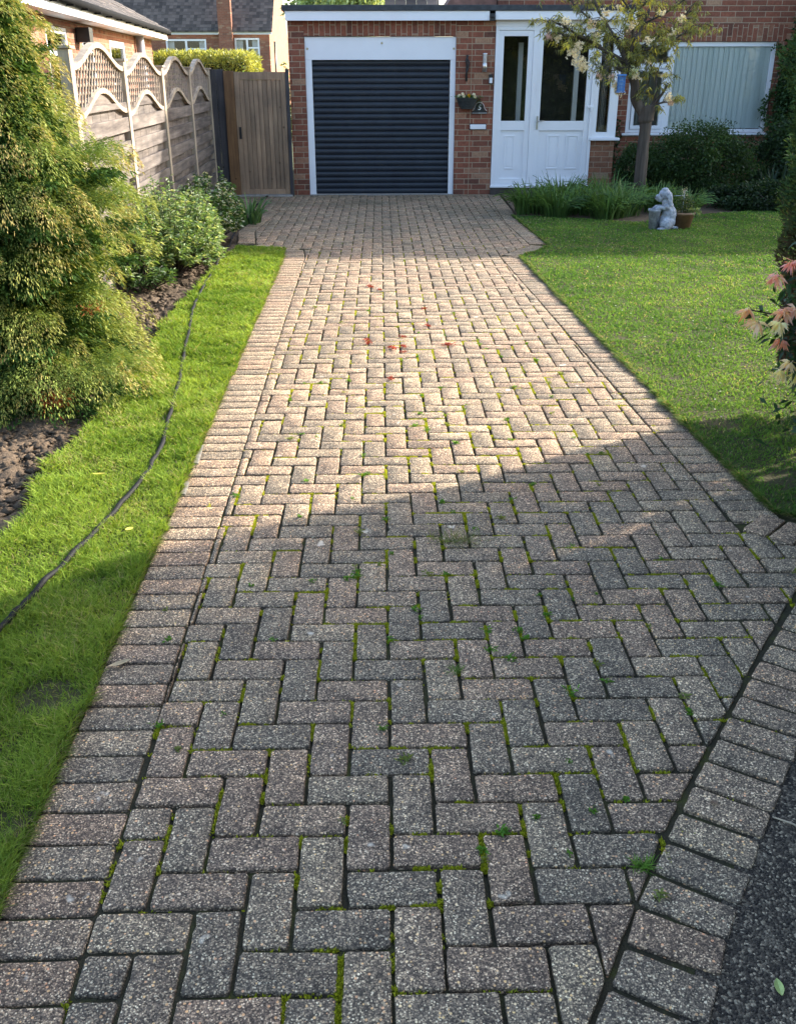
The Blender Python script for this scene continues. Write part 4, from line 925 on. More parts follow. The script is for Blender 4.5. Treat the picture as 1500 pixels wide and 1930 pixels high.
# house farther back
bh = thing('distant_brick_house', 'distant brick house with dark tiled roof and sunlit orange side wall', 'house', (-9, 58, 0))
YB = 55
mb = MB(); wall_grid(mb, -22, -5.75, -.1, 3.6, YB, YB+.3, [(-11.15, -9.05, 2.0, 3.35), (-7.57, -6.28, 2.28, 3.40)]); mb.build('wall', M['brick_far'], bh)
mb = MB(); gp = [(YB+.301, -.1), (YB+11, -.1), (YB+11, 3.7), (YB+5.5, 8.2), (YB+.301, 3.65)]; mb.prism(gp, -6.05, -5.75, 'x'); mb.build('gable_wall', M['brick_far_lit'], bh)
mb = MB(); stepped(mb, -22, -5.55, -YB+.4, 3.66, RAD(40), 30, .24, Matrix(((1, 0, 0, 0), (0, -1, 0, 0), (0, 0, 1, 0), (0, 0, 0, 1))), .07, .19); mb.build('roof', M['ctile'], bh)
mb = MB(); mb.box(-22, -8.35, YB-.25, YB-.2, 3.55, 3.68); mb.box(-7.6, -5.6, YB-.25, YB-.2, 3.55, 3.68); mb.build('gutter', M['fascia'], bh)
mb = MB(); mb.box(-8.3, -7.62, YB-.45, YB-.001, -.1, 7.5); mb.build('chimney', M['brick_far'], bh)
for (a, b, z0, z1) in ((-11.15, -9.05, 2.0, 3.35), (-7.57, -6.28, 2.28, 3.40)):
    mb = MB(); frame(mb, a, b, z0, z1, .09, YB+.02, YB+.1); mb.bbox((a+b)/2-.05, (a+b)/2+.05, YB+.021, YB+.099, z0+.09, z1-.09, .004); mb.box((a+b)/2+.05, b-.09, YB+.025, YB+.095, z1-.5, z1-.43)
    o = mb.build('window', M['upvc'], bh); mb = MB(); mb.box(a+.05, b-.05, YB+.06, YB+.07, z0+.05, z1-.05); mb.build('pane', M['glass'], o)
    mb = MB(); mb.box(a, a+.4, YB+.2, YB+.22, z0, z1); mb.build('curtain', plain('curtain', (.6, .6, .62), .8), o); mb = MB(); mb.box(b-.4, b, YB+.2, YB+.22, z0, z1); mb.build('curtain', plain('curtain', (.6, .6, .62), .8), o)
mb = MB(); mb.box(-21.5, -6.1, YB+1.5, YB+1.6, 0, 3.6); mb.build('interior', M['dark'], bh)
mb = MB(); mb.tube([(-5.72, YB+2.3, 0), (-5.72, YB+2.3, 3.3)], .06, 8); mb.build('downpipe', M['black'], bh)
# roof seen above the garage
rh = thing('distant_tiled_roof', 'sliver of dark tiled roof above the flat garage roof', 'house', (2, 34, 0))
mb = MB(); stepped(mb, .15, 1.7, -30, 3.2, RAD(38), 12, .3, Matrix(((1, 0, 0, 0), (0, -1, 0, 0), (0, 0, 1, 0), (0, 0, 0, 1))), .04); mb.build('roof', M['ctile'], rh)
mb = MB(); mb.box(.3, 1.6, 30.6, 31, -.1, 3.3); mb.build('wall', M['brick_far'], rh)

# ------------------------------------------------------------------ vegetation
def vc(c, n, s=.25): return np.tile(G(c, dtype=float) if False else np.array(c, float), (n, 1))*np.clip(rng.normal(1, s, (n, 1)), .45, 1.7)
# big golden conifer on the left
CX, CY = -2.12, 5.38
con = thing('golden_conifer', 'large feathery conifer with golden brown tips beside the planting bed', 'conifer', (CX, CY, 0))
rz = lambda z: float(np.interp(z, [0, .2, .4, .56, .73, 1.03, 1.26, 1.48, 1.72, 1.87, 1.97, 2.4, 2.9, 3.4], [.74, .80, .68, .66, .76, .79, .63, .52, .45, .42, .40, .33, .22, .03]))
mb = MB(); mb.tube([(CX, CY, -.05), (CX+.02, CY, 1.2), (CX, CY+.02, 3.3)], [.07, .05, .012], 10)
Ps, Ds, Ls, Ws, Cs, Ts = [], [], [], [], [], []
pads = []; z = .08
while z < 3.2:
    nr_ = max(7, int(rz(z)*14)); off = random.uniform(0, 6)
    for q in range(nr_):
        ph = off+2*math.pi*(q+random.uniform(-.3, .3))/nr_; pads.append((z+random.uniform(-.05, .05), ph, rz(z)*random.uniform(.80, 1.12), random.uniform(.11, .23)))
    z += .125
for (z, ph, x_, s_) in [(1.26, -.15, .84, .13), (1.22, .1, .74, .12), (.20, -.55, .98, .16), (.14, -.42, .98, .15), (.16, -.75, 1.0, .17), (1.02, -.2, .92, .15), (.45, -1.1, .8, .18), (.15, -1.4, .9, .2), (.18, -1.0, .95, .2)]: pads.append((z, ph, x_, s_))
for (z, ph, R_, s_) in pads:
    o_ = np.array([math.cos(ph), math.sin(ph), 0]); lat = np.array([-math.sin(ph), math.cos(ph), 0]); root = np.array([CX, CY, z])
    if random.random() < .2: mb.tube([tuple(root), tuple(root+o_*R_*.55+np.array([0, 0, .02])), tuple(root+o_*(R_-s_))], [.012, .008, .003], 5, False)
    m = int(1450*(s_/.15)**1.6)
    # a plume: flattened dome of short sprays, nodding at its outer rim
    an = rng.uniform(0, 2*np.pi, m); rr = np.sqrt(rng.random(m)); e1, e2 = rr*np.cos(an), rr*np.sin(an)   # e1 outward, e2 sideways
    sub = .16*np.sin(an*5+ph*3)+.10*np.sin(e1*9+ph)*np.cos(e2*8); dome = np.sqrt(np.clip(1-rr**2, 0, 1))
    outw = e1*s_*1.35*(1+sub); sidew = e2*s_*(1+sub); up_ = dome*s_*.42*(1+sub*1.5)-np.clip(e1-.1, 0, 1)**2*s_*.75-rng.random(m)**2*s_*.35+rng.normal(0, .006, m)
    P = root[None]+o_[None]*(R_-s_*1.2+outw)[:, None]+lat[None]*sidew[:, None]; P[:, 2] = np.maximum(z+up_, .0)
    D = o_[None]*(.75+.3*e1)[:, None]+lat[None]*(e2*.8+rng.normal(0, .2, m))[:, None]+np.array([0, 0, 1.0])[None]*(.55*dome-.85*np.clip(e1, 0, 1)-.1+rng.normal(0, .18, m))[:, None]
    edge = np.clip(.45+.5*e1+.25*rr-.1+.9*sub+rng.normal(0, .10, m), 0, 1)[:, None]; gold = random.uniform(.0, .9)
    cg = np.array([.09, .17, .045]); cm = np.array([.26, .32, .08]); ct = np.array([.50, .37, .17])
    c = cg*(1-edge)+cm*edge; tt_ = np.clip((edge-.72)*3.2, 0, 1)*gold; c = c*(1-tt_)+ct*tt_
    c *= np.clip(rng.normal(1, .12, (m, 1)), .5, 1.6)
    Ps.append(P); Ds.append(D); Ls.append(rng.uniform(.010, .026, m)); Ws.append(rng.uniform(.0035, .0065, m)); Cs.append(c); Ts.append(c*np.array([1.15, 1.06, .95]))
    m2 = int(260*(s_/.15)**2); q_ = rng.normal(0, .42, (m2, 3)); P = root[None]+o_[None]*(R_-s_*1.35+q_[:, 0]*s_*1.2)[:, None]+lat[None]*(q_[:, 1]*s_*.9)[:, None]; P[:, 2] = np.maximum(z-.10*s_/.15-np.abs(q_[:, 2])*s_*.35, .0)  # darker leaves under each plume paint in the shade beneath it
    Ps.append(P); Ds.append(o_[None]*.8+rng.normal(0, .5, (m2, 3))); Ls.append(rng.uniform(.025, .045, m2)); Ws.append(rng.uniform(.009, .014, m2)); c = vc((.05, .10, .025), m2); Cs.append(c); Ts.append(c)
# sparse inner sprays
m = 110000; z = rng.uniform(.0, 3.1, m); R_ = np.array([rz(q) for q in z])*rng.random(m)**.35*.70; ph = rng.uniform(0, 2*np.pi, m)
P = np.stack([CX+R_*np.cos(ph), CY+R_*np.sin(ph), z], 1); D = np.stack([np.cos(ph), np.sin(ph), rng.normal(-.2, .5, m)], 1)
Ps.append(P); Ds.append(D); Ls.append(rng.uniform(.03, .055, m)); Ws.append(rng.uniform(.012, .02, m)); c = vc((.065, .12, .028), m); Cs.append(c); Ts.append(c)
mb.build('trunk', M['bark'], con)
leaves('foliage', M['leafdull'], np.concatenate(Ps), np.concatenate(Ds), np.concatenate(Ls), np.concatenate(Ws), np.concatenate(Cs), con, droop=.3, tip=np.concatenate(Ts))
# dead orange sprays low on it
m = 500; P = np.stack([rng.normal(-1.76, .055, m), rng.normal(4.83, .06, m), rng.uniform(-.01, .10, m)], 1); D = np.stack([rng.normal(.3, .6, m), rng.normal(-.3, .6, m), rng.normal(.1, .5, m)], 1)
DS = leaves('dead_spray', M['leafdull'], P, D, .035, .005, vc((.42, .12, .04), m), con); DS['kind'] = 'stuff'
m = 120; P = np.stack([rng.normal(-1.60, .03, m), rng.normal(5.2, .05, m), rng.uniform(.42, .48, m)], 1); D = rng.normal(size=(m, 3)); DS = leaves('dead_spray', M['leafdull'], P, D, .03, .005, vc((.34, .1, .05), m), con); DS['kind'] = 'stuff'

def leafy_shrub(name, label, cat, cx, cy, rx, ry, h, nst, per, L, W, c1, c2, pal=.25, up=.5, bot=.0, group=None, stemr=.004, shell=.55, zmin=.02):
    """upright stems carrying pointed leaves in whorls"""
    r = thing(name, label, cat, (cx, cy, 0), group); st = MB(); Ps, Ds, Cs = [], [], []
    for k in range(nst):
        a = random.uniform(0, 2*math.pi); q = math.sqrt(random.random()); q = shell+(1-shell)*q if random.random() < .75 else q
        ex, ey = cx+rx*q*math.cos(a), cy+ry*q*math.sin(a); hz = h*math.sqrt(max(.05, 1-(q*.93)**2))*random.uniform(.82, 1.08); hz = max(hz, .12)
        if random.random() < .35: hz *= random.uniform(.35, .8)
        b = Vector((cx+rx*.25*q*math.cos(a), cy+ry*.25*q*math.sin(a), bot)); e = Vector((ex, ey, hz)); mid = (b+e)/2+Vector((math.cos(a)*rx*.12*q, math.sin(a)*ry*.12*q, h*.04))
        st.tube([b, mid, e], [stemr*1.6, stemr, stemr*.5], 5, False)
        n_ = per; u = rng.uniform(.45, 1.0, n_)**.8; 
        P = np.array([(1-t_)**2*np.array(b)+2*t_*(1-t_)*np.array(mid)+t_*t_*np.array(e) for t_ in u])+rng.normal(0, .008, (n_, 3))
        an = rng.uniform(0, 2*np.pi, n_); dr = np.array([math.cos(a)*.35, math.sin(a)*.35, 0])
        D = np.stack([np.cos(an), np.sin(an), rng.uniform(-.25, up*2, n_)], 1)+dr
        m_ = rng.random((n_, 1)) < pal; Cs.append(np.where(m_, vc(c2, n_, .15), vc(c1, n_, .25))); P[:, 2] = np.maximum(P[:, 2], zmin); Ps.append(P); Ds.append(D)
    st.build('stems', M['bark'], r); P = np.concatenate(Ps); n_ = len(P)
    leaves('foliage', M['leaf'], P, np.concatenate(Ds), rng.uniform(.6, 1.2, n_)*L, rng.uniform(.8, 1.2, n_)*W, np.concatenate(Cs), r, droop=.3)
    return r
leafy_shrub('variegated_shrub', 'broad pale green leafy shrub nearest the grass strip, right of the conifer', 'shrub', -1.90, 8.85, .45, .80, .80, 460, 50, .055, .014, (.12, .20, .065), (.34, .40, .2), .28)
leafy_shrub('leafy_shrub', 'taller light green shrub with raised shoot against the fence', 'shrub', -2.08, 8.05, .26, .38, .88, 130, 44, .05, .013, (.14, .22, .06), (.36, .4, .2), .3)
leafy_shrub('glossy_shrub', 'darker glossy shrub with white edged leaves in front of the gate', 'shrub', -1.86, 10.6, .36, .5, .74, 170, 44, .055, .026, (.07, .14, .035), (.5, .52, .38), .3)
leafy_shrub('low_groundcover', 'low dark strappy plants under the leafy shrubs at the bed edge', 'plant', -1.98, 7.95, .28, .2, .26, 46, 22, .09, .012, (.05, .10, .03), (.1, .17, .05), .3)
# strap leaved clumps
def strap_mesh(n, r, h, wd, c, arch=.9):
    V, F, K = [], [], []; 
    for i in range(n):
        a = random.uniform(0, 2*math.pi); q = r*.55*math.sqrt(random.random()); bx_, by_ = q*math.cos(a+random.uniform(-1.4, 1.4)), q*math.sin(a); L = h*random.uniform(.7, 1.35); out = random.uniform(.25, 1.0)*arch
        cc = np.array(c)*random.uniform(.55, 1.5); dx, dy = math.cos(a), math.sin(a); n0 = len(V); S = 7
        for k in range(S):
            u = k/(S-1); rr = out*L*(u**1.4)*.9; z = L*(1.25*u-.85*out*u**2.6); ww = wd*(1-u**3)*(.55+.45*min(1, u*4))/2
            for s_ in (-1, 1): V.append((bx_+dx*rr-dy*ww*s_, by_+dy*rr+dx*ww*s_, max(z, .005)+.004*s_)); K.append(cc*(.85+.3*u))
        for k in range(S-1): F.append((n0+2*k, n0+2*k+1, n0+2*k+3, n0+2*k+2))
    return np_mesh('strap_leaves', np.array(V), np.array(F), np.array(K))
lily_src = [link_mesh('daylily', strap_mesh(230, .36, .37, .017, (.075, .145, .04)), M['leaf']) for _ in range(3)]
spots = [(1.92, 12.55, 1.0), (2.2, 12.25, .95), (2.52, 12.5, 1.0), (2.78, 12.05, .95), (3.02, 12.3, 1.0), (2.95, 13.0, 1.1), (2.4, 13.1, 1.05), (3.6, 12.7, .95), (3.9, 12.5, .8)]
lab = ['daylily clump nearest the driveway, left end of the row', 'second daylily clump from the driveway, at the lawn edge', 'daylily clump under the left half of the porch door', 'daylily clump at the lawn edge below the porch door', 'daylily clump directly left of the dog statue', 'taller daylily clump left of the blossom tree trunk', 'daylily clump behind, against the porch step', 'daylily clump behind the dog statue, right of the tree trunk', 'smallest daylily clump behind the terracotta pot']
for i, ((x, y, s_), l_) in enumerate(zip(spots, lab)):
    o = lily_src[i] if i < 3 else lily_src[i % 3].copy()
    if i >= 3: COL.objects.link(o)
    o.location = (x, y, 0); o.rotation_euler = (0, 0, i*1.3); o.scale = (s_, s_, s_*.92); tag(o, l_, 'daylily', 'strappy green daylily clumps along the house bed')
iris = thing('iris_plant', 'small strappy iris like plant in the bed corner before the gate', 'plant', (-1.60, 11.9, 0)); link_mesh('leaves', strap_mesh(60, .22, .30, .03, (.09, .17, .06), .8), M['leaf'], iris, True)
iris.location = (-1.58, 11.75, -.02)
# box/shrub right under the window
def dense_shrub(name, label, cat, c, r, n, L, W, col, col2, power=2.2, lump=.12, seed=0, trunk=True, droop=.2, flat=0):
    root = thing(name, label, cat, (c[0], c[1], 0)); lr = np.random.default_rng(seed); nl = 70
    th = lr.uniform(0, 2*np.pi, nl); uu = lr.uniform(-.75, 1, nl); Lc = np.stack([np.sqrt(1-uu**2)*np.cos(th), np.sqrt(1-uu**2)*np.sin(th), uu], 1)*(1-lump*lr.random((nl, 1)))
    k = rng.integers(0, nl, n); P = Lc[k]*.86+rng.normal(0, .115, (n, 3)); fill = rng.random(n) < .25; P[fill] = norm(rng.normal(size=(fill.sum(), 3)))*rng.random((fill.sum(), 1))**.4*.85
    D = norm(P)*.7+rng.normal(0, .6, (n, 3)); 
    P = P*np.array(r)+np.array(c); P[:, 2] = np.maximum(P[:, 2], .01); bright = lr.uniform(.65, 1.3, nl)[k][:, None]
    u = rng.random((n, 1))**power; C0 = (np.array(col)*(1-u)+np.array(col2)*u)*bright
    if trunk:
        mb = MB()
        for q in range(6):
            a = q*1.05; mb.tube([(c[0], c[1], -.03), (c[0]+r[0]*.3*math.cos(a), c[1]+r[1]*.3*math.sin(a), c[2]*.6), (c[0]+r[0]*.75*math.cos(a), c[1]+r[1]*.75*math.sin(a), c[2]+r[2]*.3)], [.02, .014, .005], 6, False)
        mb.build('stems', M['bark'], root)
    leaves('foliage', M['leaf'], P, D, rng.uniform(.6, 1.2, n)*L, rng.uniform(.8, 1.2, n)*W, C0, root, droop=droop); return root
dense_shrub('evergreen_shrub', 'rounded dark evergreen shrub under the large window', 'shrub', (4.38, 13.75, .48), (.78, .6, .60), 26000, .042, .02, (.022, .05, .014), (.06, .11, .03), seed=3)
dense_shrub('evergreen_shrub', 'low dark shrub between blossom tree and rounded shrub', 'shrub', (3.72, 14.2, .38), (.36, .36, .42), 9000, .04, .018, (.025, .055, .015), (.06, .11, .03), seed=4)
dense_shrub('dark_climber', 'dark leafy climber covering the wall right of the window', 'climber', (6.35, 15.2, 1.3), (.42, .40, 1.75), 26000, .055, .03, (.018, .045, .014), (.05, .1, .03), seed=5)
dense_shrub('laurel_bush', 'dark bush in the far right corner of the bed', 'shrub', (6.2, 14.2, .5), (1.0, .6, .7), 20000, .055, .025, (.016, .036, .012), (.04, .08, .025), seed=6)
dense_shrub('groundcover_shrub', 'low dark groundcover shrub along the far right lawn edge', 'shrub', (5.25, 12.95, .14), (.95, .4, .22), 16000, .045, .022, (.016, .036, .012), (.04, .075, .025), seed=8)
ph = thing('spiky_plant', 'dark spiky phormium in the shady right corner of the bed', 'plant', (5.35, 13.4, 0)); link_mesh('leaves', strap_mesh(60, .3, .46, .045, (.02, .04, .02), .95), M['leaf'], ph, True)
# vine shoots on the window's right edge
m = 500; tpos = rng.random(m); P = np.stack([6.0-.12*np.sin(tpos*7)+rng.normal(0, .035, m), np.full(m, 15.6)+rng.normal(0, .02, m), .9+tpos*1.15], 1)
vn = thing('climbing_vine', 'thin vine shoots creeping over the right window frame', 'climber', (6, 15.6, 0))
leaves('foliage', M['leaf'], P, rng.normal(size=(m, 3)), .045, .03, vc((.05, .11, .03), m), vn)
mb = MB(); mb.tube(smooth_path([(6.1, 15.62, 0), (6.05, 15.63, .8), (5.95, 15.62, 1.2), (6.02, 15.62, 1.7), (5.95, 15.62, 2.1)]), .006, 5); mb.build('stem', M['bark'], vn)
m = 260; P = np.stack([rng.normal(3.62, .05, m), rng.uniform(15.55, 15.68, m), rng.uniform(.1, 1.0, m)], 1); vn2 = thing('ivy', 'ivy creeping up the brick between porch and window', 'climber', (3.62, 15.6, 0)); leaves('foliage', M['leaf'], P, rng.normal(size=(m, 3)), .05, .035, vc((.03, .065, .02), m), vn2)

# blossom tree
tr = thing('blossom_tree', 'small grafted cherry tree with bronze leaves and white blossom before the porch', 'tree', (3.40, 13.0, 0))
tk = MB(); tk.tube(smooth_path([(3.40, 13.0, -.05), (3.405, 13.0, .3), (3.40, 13.0, .75), (3.405, 13.0, 1.02), (3.40, 13.0, 1.08), (3.40, 13.0, 1.2), (3.39, 13.0, 1.27)], 4), [.085]*4+[.078]*4+[.072]*4+[.075]*4+[.098]*4+[.104]*4+[.066], 14)
tips = []
def limb(pts, r0, r1, sub=3, seg=8, mat=True):
    P_ = smooth_path(pts, 5); n_ = len(P_); tk.tube(P_, [r0+(r1-r0)*i/(n_-1) for i in range(n_)], seg)
    for i in range(2, n_): tips.append((P_[i], r0+(r1-r0)*i/(n_-1)))
    return P_
def pt(x, z, y=0): return (x, 13.0+y, z)
main = limb([pt(3.37, 1.16), pt(3.24, 1.34), pt(3.22, 1.5), pt(3.14, 1.68), pt(3.08, 1.80)], .065, .05, seg=10)
L1 = [([pt(3.08, 1.78), pt(2.96, 2.0, .05), pt(2.85, 2.14, .1), pt(2.62, 2.5, .15), pt(2.5, 2.8, .2)], .036, .012), ([pt(3.06, 1.76), pt(2.85, 1.86, -.1), pt(2.58, 1.98, -.15), pt(2.3, 2.12, -.2), pt(2.12, 2.2, -.2)], .032, .008),
      ([pt(2.72, 1.94, -.12), pt(2.45, 2.04, -.25), pt(2.2, 2.06, -.3), pt(2.02, 2.20, -.3)], .018, .006), ([pt(3.1, 1.76), pt(3.12, 2.0, -.1), pt(3.05, 2.3, -.2), pt(3.1, 2.8, -.2)], .03, .01),
      ([pt(3.1, 1.78), pt(3.25, 1.92, .1), pt(3.5, 2.04, .15), pt(3.72, 2.18, .2), pt(3.9, 2.42, .2)], .028, .007), ([pt(3.2, 1.88, 0), pt(3.45, 1.95, -.2), pt(3.65, 2.06, -.3), pt(3.78, 2.16, -.3)], .016, .006),
      ([pt(3.12, 1.7), pt(3.0, 1.66, -.15), pt(2.85, 1.72, -.25), pt(2.62, 1.64, -.3)], .016, .005), ([pt(3.08, 1.85), pt(3.3, 2.2, .2), pt(3.45, 2.55, .3), pt(3.55, 2.9, .3)], .024, .008),
      ([pt(3.4, 1.2), pt(3.48, 1.3, -.05), pt(3.56, 1.42, -.1), pt(3.6, 1.5, -.1)], .03, .008), ([pt(3.44, 1.26, -.03), pt(3.56, 1.30, -.1), pt(3.66, 1.31, -.15)], .015, .007), ([pt(3.45, 1.22), pt(3.47, 1.42, -.1), pt(3.45, 1.6, -.1), pt(3.5, 1.8, -.1)], .02, .004),
      ([pt(3.24, 1.33), pt(3.34, 1.5, -.1), pt(3.38, 1.68, -.1), pt(3.36, 1.85, -.1)], .01, .004), ([pt(2.96, 2.0, .05), pt(2.7, 2.2, .2), pt(2.4, 2.45, .3), pt(2.2, 2.7, .3)], .016, .005), ([pt(3.3, 2.2, .2), pt(3.6, 2.35, .1), pt(3.9, 2.6, 0)], .014, .005),
      ([pt(3.05, 2.3, -.2), pt(2.8, 2.55, -.3), pt(2.6, 2.85, -.3)], .014, .005), ([pt(3.05, 2.3, -.2), pt(3.3, 2.5, -.4), pt(3.5, 2.8, -.4)], .014, .005)]
for p_, a, b in L1: limb(p_, a, b)
base_tips = list(tips); tips2 = []
for (p, r) in base_tips:
    if p.z < 1.62 and random.random() < .85: continue
    for q in range(2):
        dv = Vector((random.gauss(0, 1), random.gauss(0, .9), random.gauss(.35, .6))).normalized()*random.uniform(.10, .30); e = p+dv; e.z -= .03
        tk.tube([p, p+dv*.55+Vector((0, 0, .02)), e], [min(r*.5, .006), .004, .002], 5, False); tips2 += [p+dv*.5, p+dv*.8, e]
tk.build('trunk', M['bark'], tr)
Ps, Ds, Cs = [], [], []
for p in tips2:
    if random.random() < .48: continue
    m = random.randint(8, 16); cen = np.array(p)+rng.normal(0, .02, 3)
    D = np.stack([rng.normal(0, .7, m), rng.normal(0, .7, m), rng.uniform(-1.1, .1, m)], 1); Ps.append(cen+rng.normal(0, .018, (m, 3))); Ds.append(D)
    kind = random.random()+(.25 if p.z > 2.15 and 2.7 < p.x < 3.6 else 0)  # leaves high in the crown coloured yellower to imitate backlight
    Cs.append(vc((.18, .19, .06) if kind < .5 else ((.34, .33, .08) if kind < .95 else (.60, .52, .07)), m))
P = np.concatenate(Ps); m = len(P); leaves('foliage', M['leaf'], P, np.concatenate(Ds), rng.uniform(.04, .075, m), rng.uniform(.010, .016, m), np.concatenate(Cs), tr, droop=.35)
def blossom(x, z, y, r, n=55, c=(.82, .76, .68)):
    m = n*5; cen = np.array([x, 13+y, z])+rng.normal(0, r*.5, (n, 3))*np.array([1, .8, .9]); cen = np.repeat(cen, 5, 0); D = norm(rng.normal(size=(m, 3))); return cen, D, vc(c, m, .1)
Bs = [blossom(*a) for a in [(2.36, 1.86, -.3, .07), (2.44, 1.76, -.3, .08), (2.5, 1.70, -.3, .06), (2.05, 2.04, -.3, .05, 40, (.7, .52, .5)), (2.16, 2.03, -.3, .04, 24), (2.70, 1.62, -.3, .05, 30, (.75, .6, .58)), (2.86, 1.60, -.25, .05, 34, (.75, .6, .58)), (2.92, 1.5, -.25, .06, 46), (2.98, 1.44, -.2, .05, 34), (3.14, 1.66, -.2, .05, 36, (.68, .7, .5)), (3.18, 1.60, -.2, .04, 20), (3.62, 1.36, -.15, .06, 46), (3.66, 1.30, -.15, .04, 24, (.75, .6, .55)),
                              (2.62, 2.05, -.25, .06, 40), (2.25, 2.2, -.3, .06, 34), (2.75, 2.3, -.1, .06, 34), (3.05, 2.15, -.25, .05, 26), (3.7, 2.25, -.1, .05, 26), (2.4, 1.95, -.32, .05, 30), (3.3, 1.78, -.2, .05, 24), (3.25, 2.0, -.3, .05, 24), (3.6, 2.08, -.1, .05, 20), (2.55, 2.16, -.3, .06, 24, (.7, .55, .45)), (3.55, 1.62, -.1, .04, 16), (2.9, 2.35, -.2, .06, 24), (3.4, 2.3, -.2, .05, 20)]]
P = np.concatenate([b[0] for b in Bs]); m = len(P)
leaves('blossom', M['petal'], P, np.concatenate([b[1] for b in Bs]), rng.uniform(.016, .027, m), rng.uniform(.014, .021, m), np.concatenate([b[2] for b in Bs]), tr, droop=.1, wide=.6)
# blue bird feeder hanging in the tree
bf = thing('bird_feeder', 'blue caged bird feeder hanging from the cherry tree', 'bird feeder', (2.975, 12.72, 1.43)); blue = plain('blue_paint', (.06, .2, .5), .4, .15)
mb = MB(); x0, y0, z0 = 2.975, 12.72, 1.42; mb.bbox(x0-.068, x0+.068, y0-.05, y0+.05, z0, z0+.012, .004); mb.build('tray', blue, bf)
mb = MB()
for k in range(4): mb.box(x0-.045+k*.03-.004, x0-.045+k*.03+.004, y0-.045, y0-.037, z0+.015, z0+.20); mb.box(x0-.045+k*.03-.004, x0-.045+k*.03+.004, y0+.037, y0+.045, z0+.015, z0+.20)
for k in range(4): mb.box(x0-.049, x0+.049, y0-.047, y0-.0355, z0+.04+k*.045, z0+.05+k*.045); 
for sx_ in (-1, 1):
    for k in range(4): mb.box(x0+sx_*.045-.004, x0+sx_*.045+.004, y0-.036+k*.024-.003, y0-.036+k*.024+.003, z0+.015, z0+.2)
mb.build('cage', blue, bf); mb = MB(); mb.box(x0-.03, x0+.03, y0-.025, y0+.025, z0+.016, z0+.18); mb.build('seed_block', plain('pale_seed', (.25, .4, .6), .8), bf)
mb = MB(); mb.bbox(x0-.06, x0+.06, y0-.055, y0+.055, z0+.201, z0+.225, .006); mb.build('lid', blue, bf); mb = MB(); mb.tube([(x0, y0, z0+.225), (x0+.01, y0+.05, z0+.32)], .003, 5); mb.build('hanger', M['black'], bf)

bf.scale = (.86, .86, .92)
# dog statue hugging a tub
dg = thing('dog_statue', 'grey stone dog statue sitting upright with paws on a small tub', 'statue', (3.22, 11.15, 0))
t = NT('mottled_stone'); v = t.coord(); n = t.noise(v, 26, 6, .7); t.base(t.ramp(n, [(.3, (.17, .18, .2)), (.5, (.32, .34, .38)), (.7, (.52, .54, .58))])); t.rough(.85); t.bump(t.noise(v, 70, 5, .7), .8, .006); M['stone'] = t.m
bm = bmesh.new()
def ell(c, r, rot=0):
    bmesh.ops.create_icosphere(bm, subdivisions=3, radius=1, matrix=Matrix.Translation(c) @ Matrix.Rotation(rot, 4, 'Y') @ Matrix.Diagonal((*r, 1)))
X0 = 3.25; Y0 = 11.15
for c, r, ro in [((X0+.03, Y0, .09), (.095, .09, .095), 0), ((X0+.045, Y0, .17), (.08, .078, .11), -.1), ((X0+.02, Y0, .25), (.066, .065, .09), -.2), ((X0-.005, Y0, .31), (.05, .05, .06), -.3),
                ((X0-.03, Y0, .385), (.068, .06, .066), 0), ((X0-.085, Y0, .352), (.048, .036, .034), .45), ((X0-.118, Y0, .342), (.018, .017, .015), 0), ((X0-.09, Y0, .327), (.032, .028, .018), .4), ((X0-.055, Y0-.045, .4), (.02, .014, .018), 0),
                ((X0+.016, Y0-.068, .335), (.030, .015, .085), -.2), ((X0+.016, Y0+.068, .335), (.030, .015, .085), -.2), ((X0-.072, Y0-.03, .395), (.02, .016, .012), 0), ((X0-.072, Y0+.03, .395), (.02, .016, .012), 0), ((X0-.03, Y0, .44), (.04, .045, .022), 0), ((X0+.028, Y0, .36), (.034, .045, .06), -.2),
                ((X0-.05, Y0-.05, .245), (.075, .024, .024), .12), ((X0-.05, Y0+.05, .245), (.075, .024, .024), .12), ((X0-.115, Y0-.05, .235), (.026, .026, .018), 0), ((X0-.115, Y0+.05, .235), (.026, .026, .018), 0), ((X0-.0, Y0-.055, .262), (.04, .03, .035), .1),
                ((X0+.0, Y0-.08, .07), (.07, .035, .065), .2), ((X0+.0, Y0+.08, .07), (.07, .035, .065), .2), ((X0-.05, Y0-.085, .018), (.055, .03, .018), 0), ((X0-.05, Y0+.085, .018), (.055, .03, .018), 0), ((X0+.12, Y0+.01, .02), (.05, .025, .02), 0)]: ell(c, r, ro)
me = bpy.data.meshes.new('dog_body'); bm.to_mesh(me); bm.free(); o = link_mesh('dog_body', me, M['stone'], dg)
for sy_ in (-1, 1):
    mb = MB(); mb.lathe((0, 0, 0), [(0, 0), (.007, .001), (.006, .005), (0, .007)], 10); mb.v = [(X0-.082+p[0]*.5, Y0+sy_*(.047+p[2]), .375+p[1]) for p in mb.v]; mb.build('eye', M['dark'], dg)
mb = MB(); mb.lathe((X0-.13, Y0, .345), [(0, 0), (.012, .004), (.013, .012), (0, .02)], 12); mb.build('nose', plain('stone_nose', (.1, .1, .11), .7), dg)
rm = o.modifiers.new('r', 'REMESH'); rm.mode = 'VOXEL'; rm.voxel_size = .005; rm.use_smooth_shade = True
sm = o.modifiers.new('s', 'SMOOTH'); sm.factor = .6; sm.iterations = 2
tx = bpy.data.textures.new('furry', 'CLOUDS'); tx.noise_scale = .028; ds = o.modifiers.new('d', 'DISPLACE'); ds.texture = tx; ds.strength = .012; ds.mid_level = .5
mb = MB(); mb.lathe((X0-.125, Y0, .005), [(0, 0), (.048, 0), (.066, .2), (.074, .203), (.074, .225), (.062, .225), (.058, .19), (0, .185)], 24); mb.build('tub', M['stone'], dg)
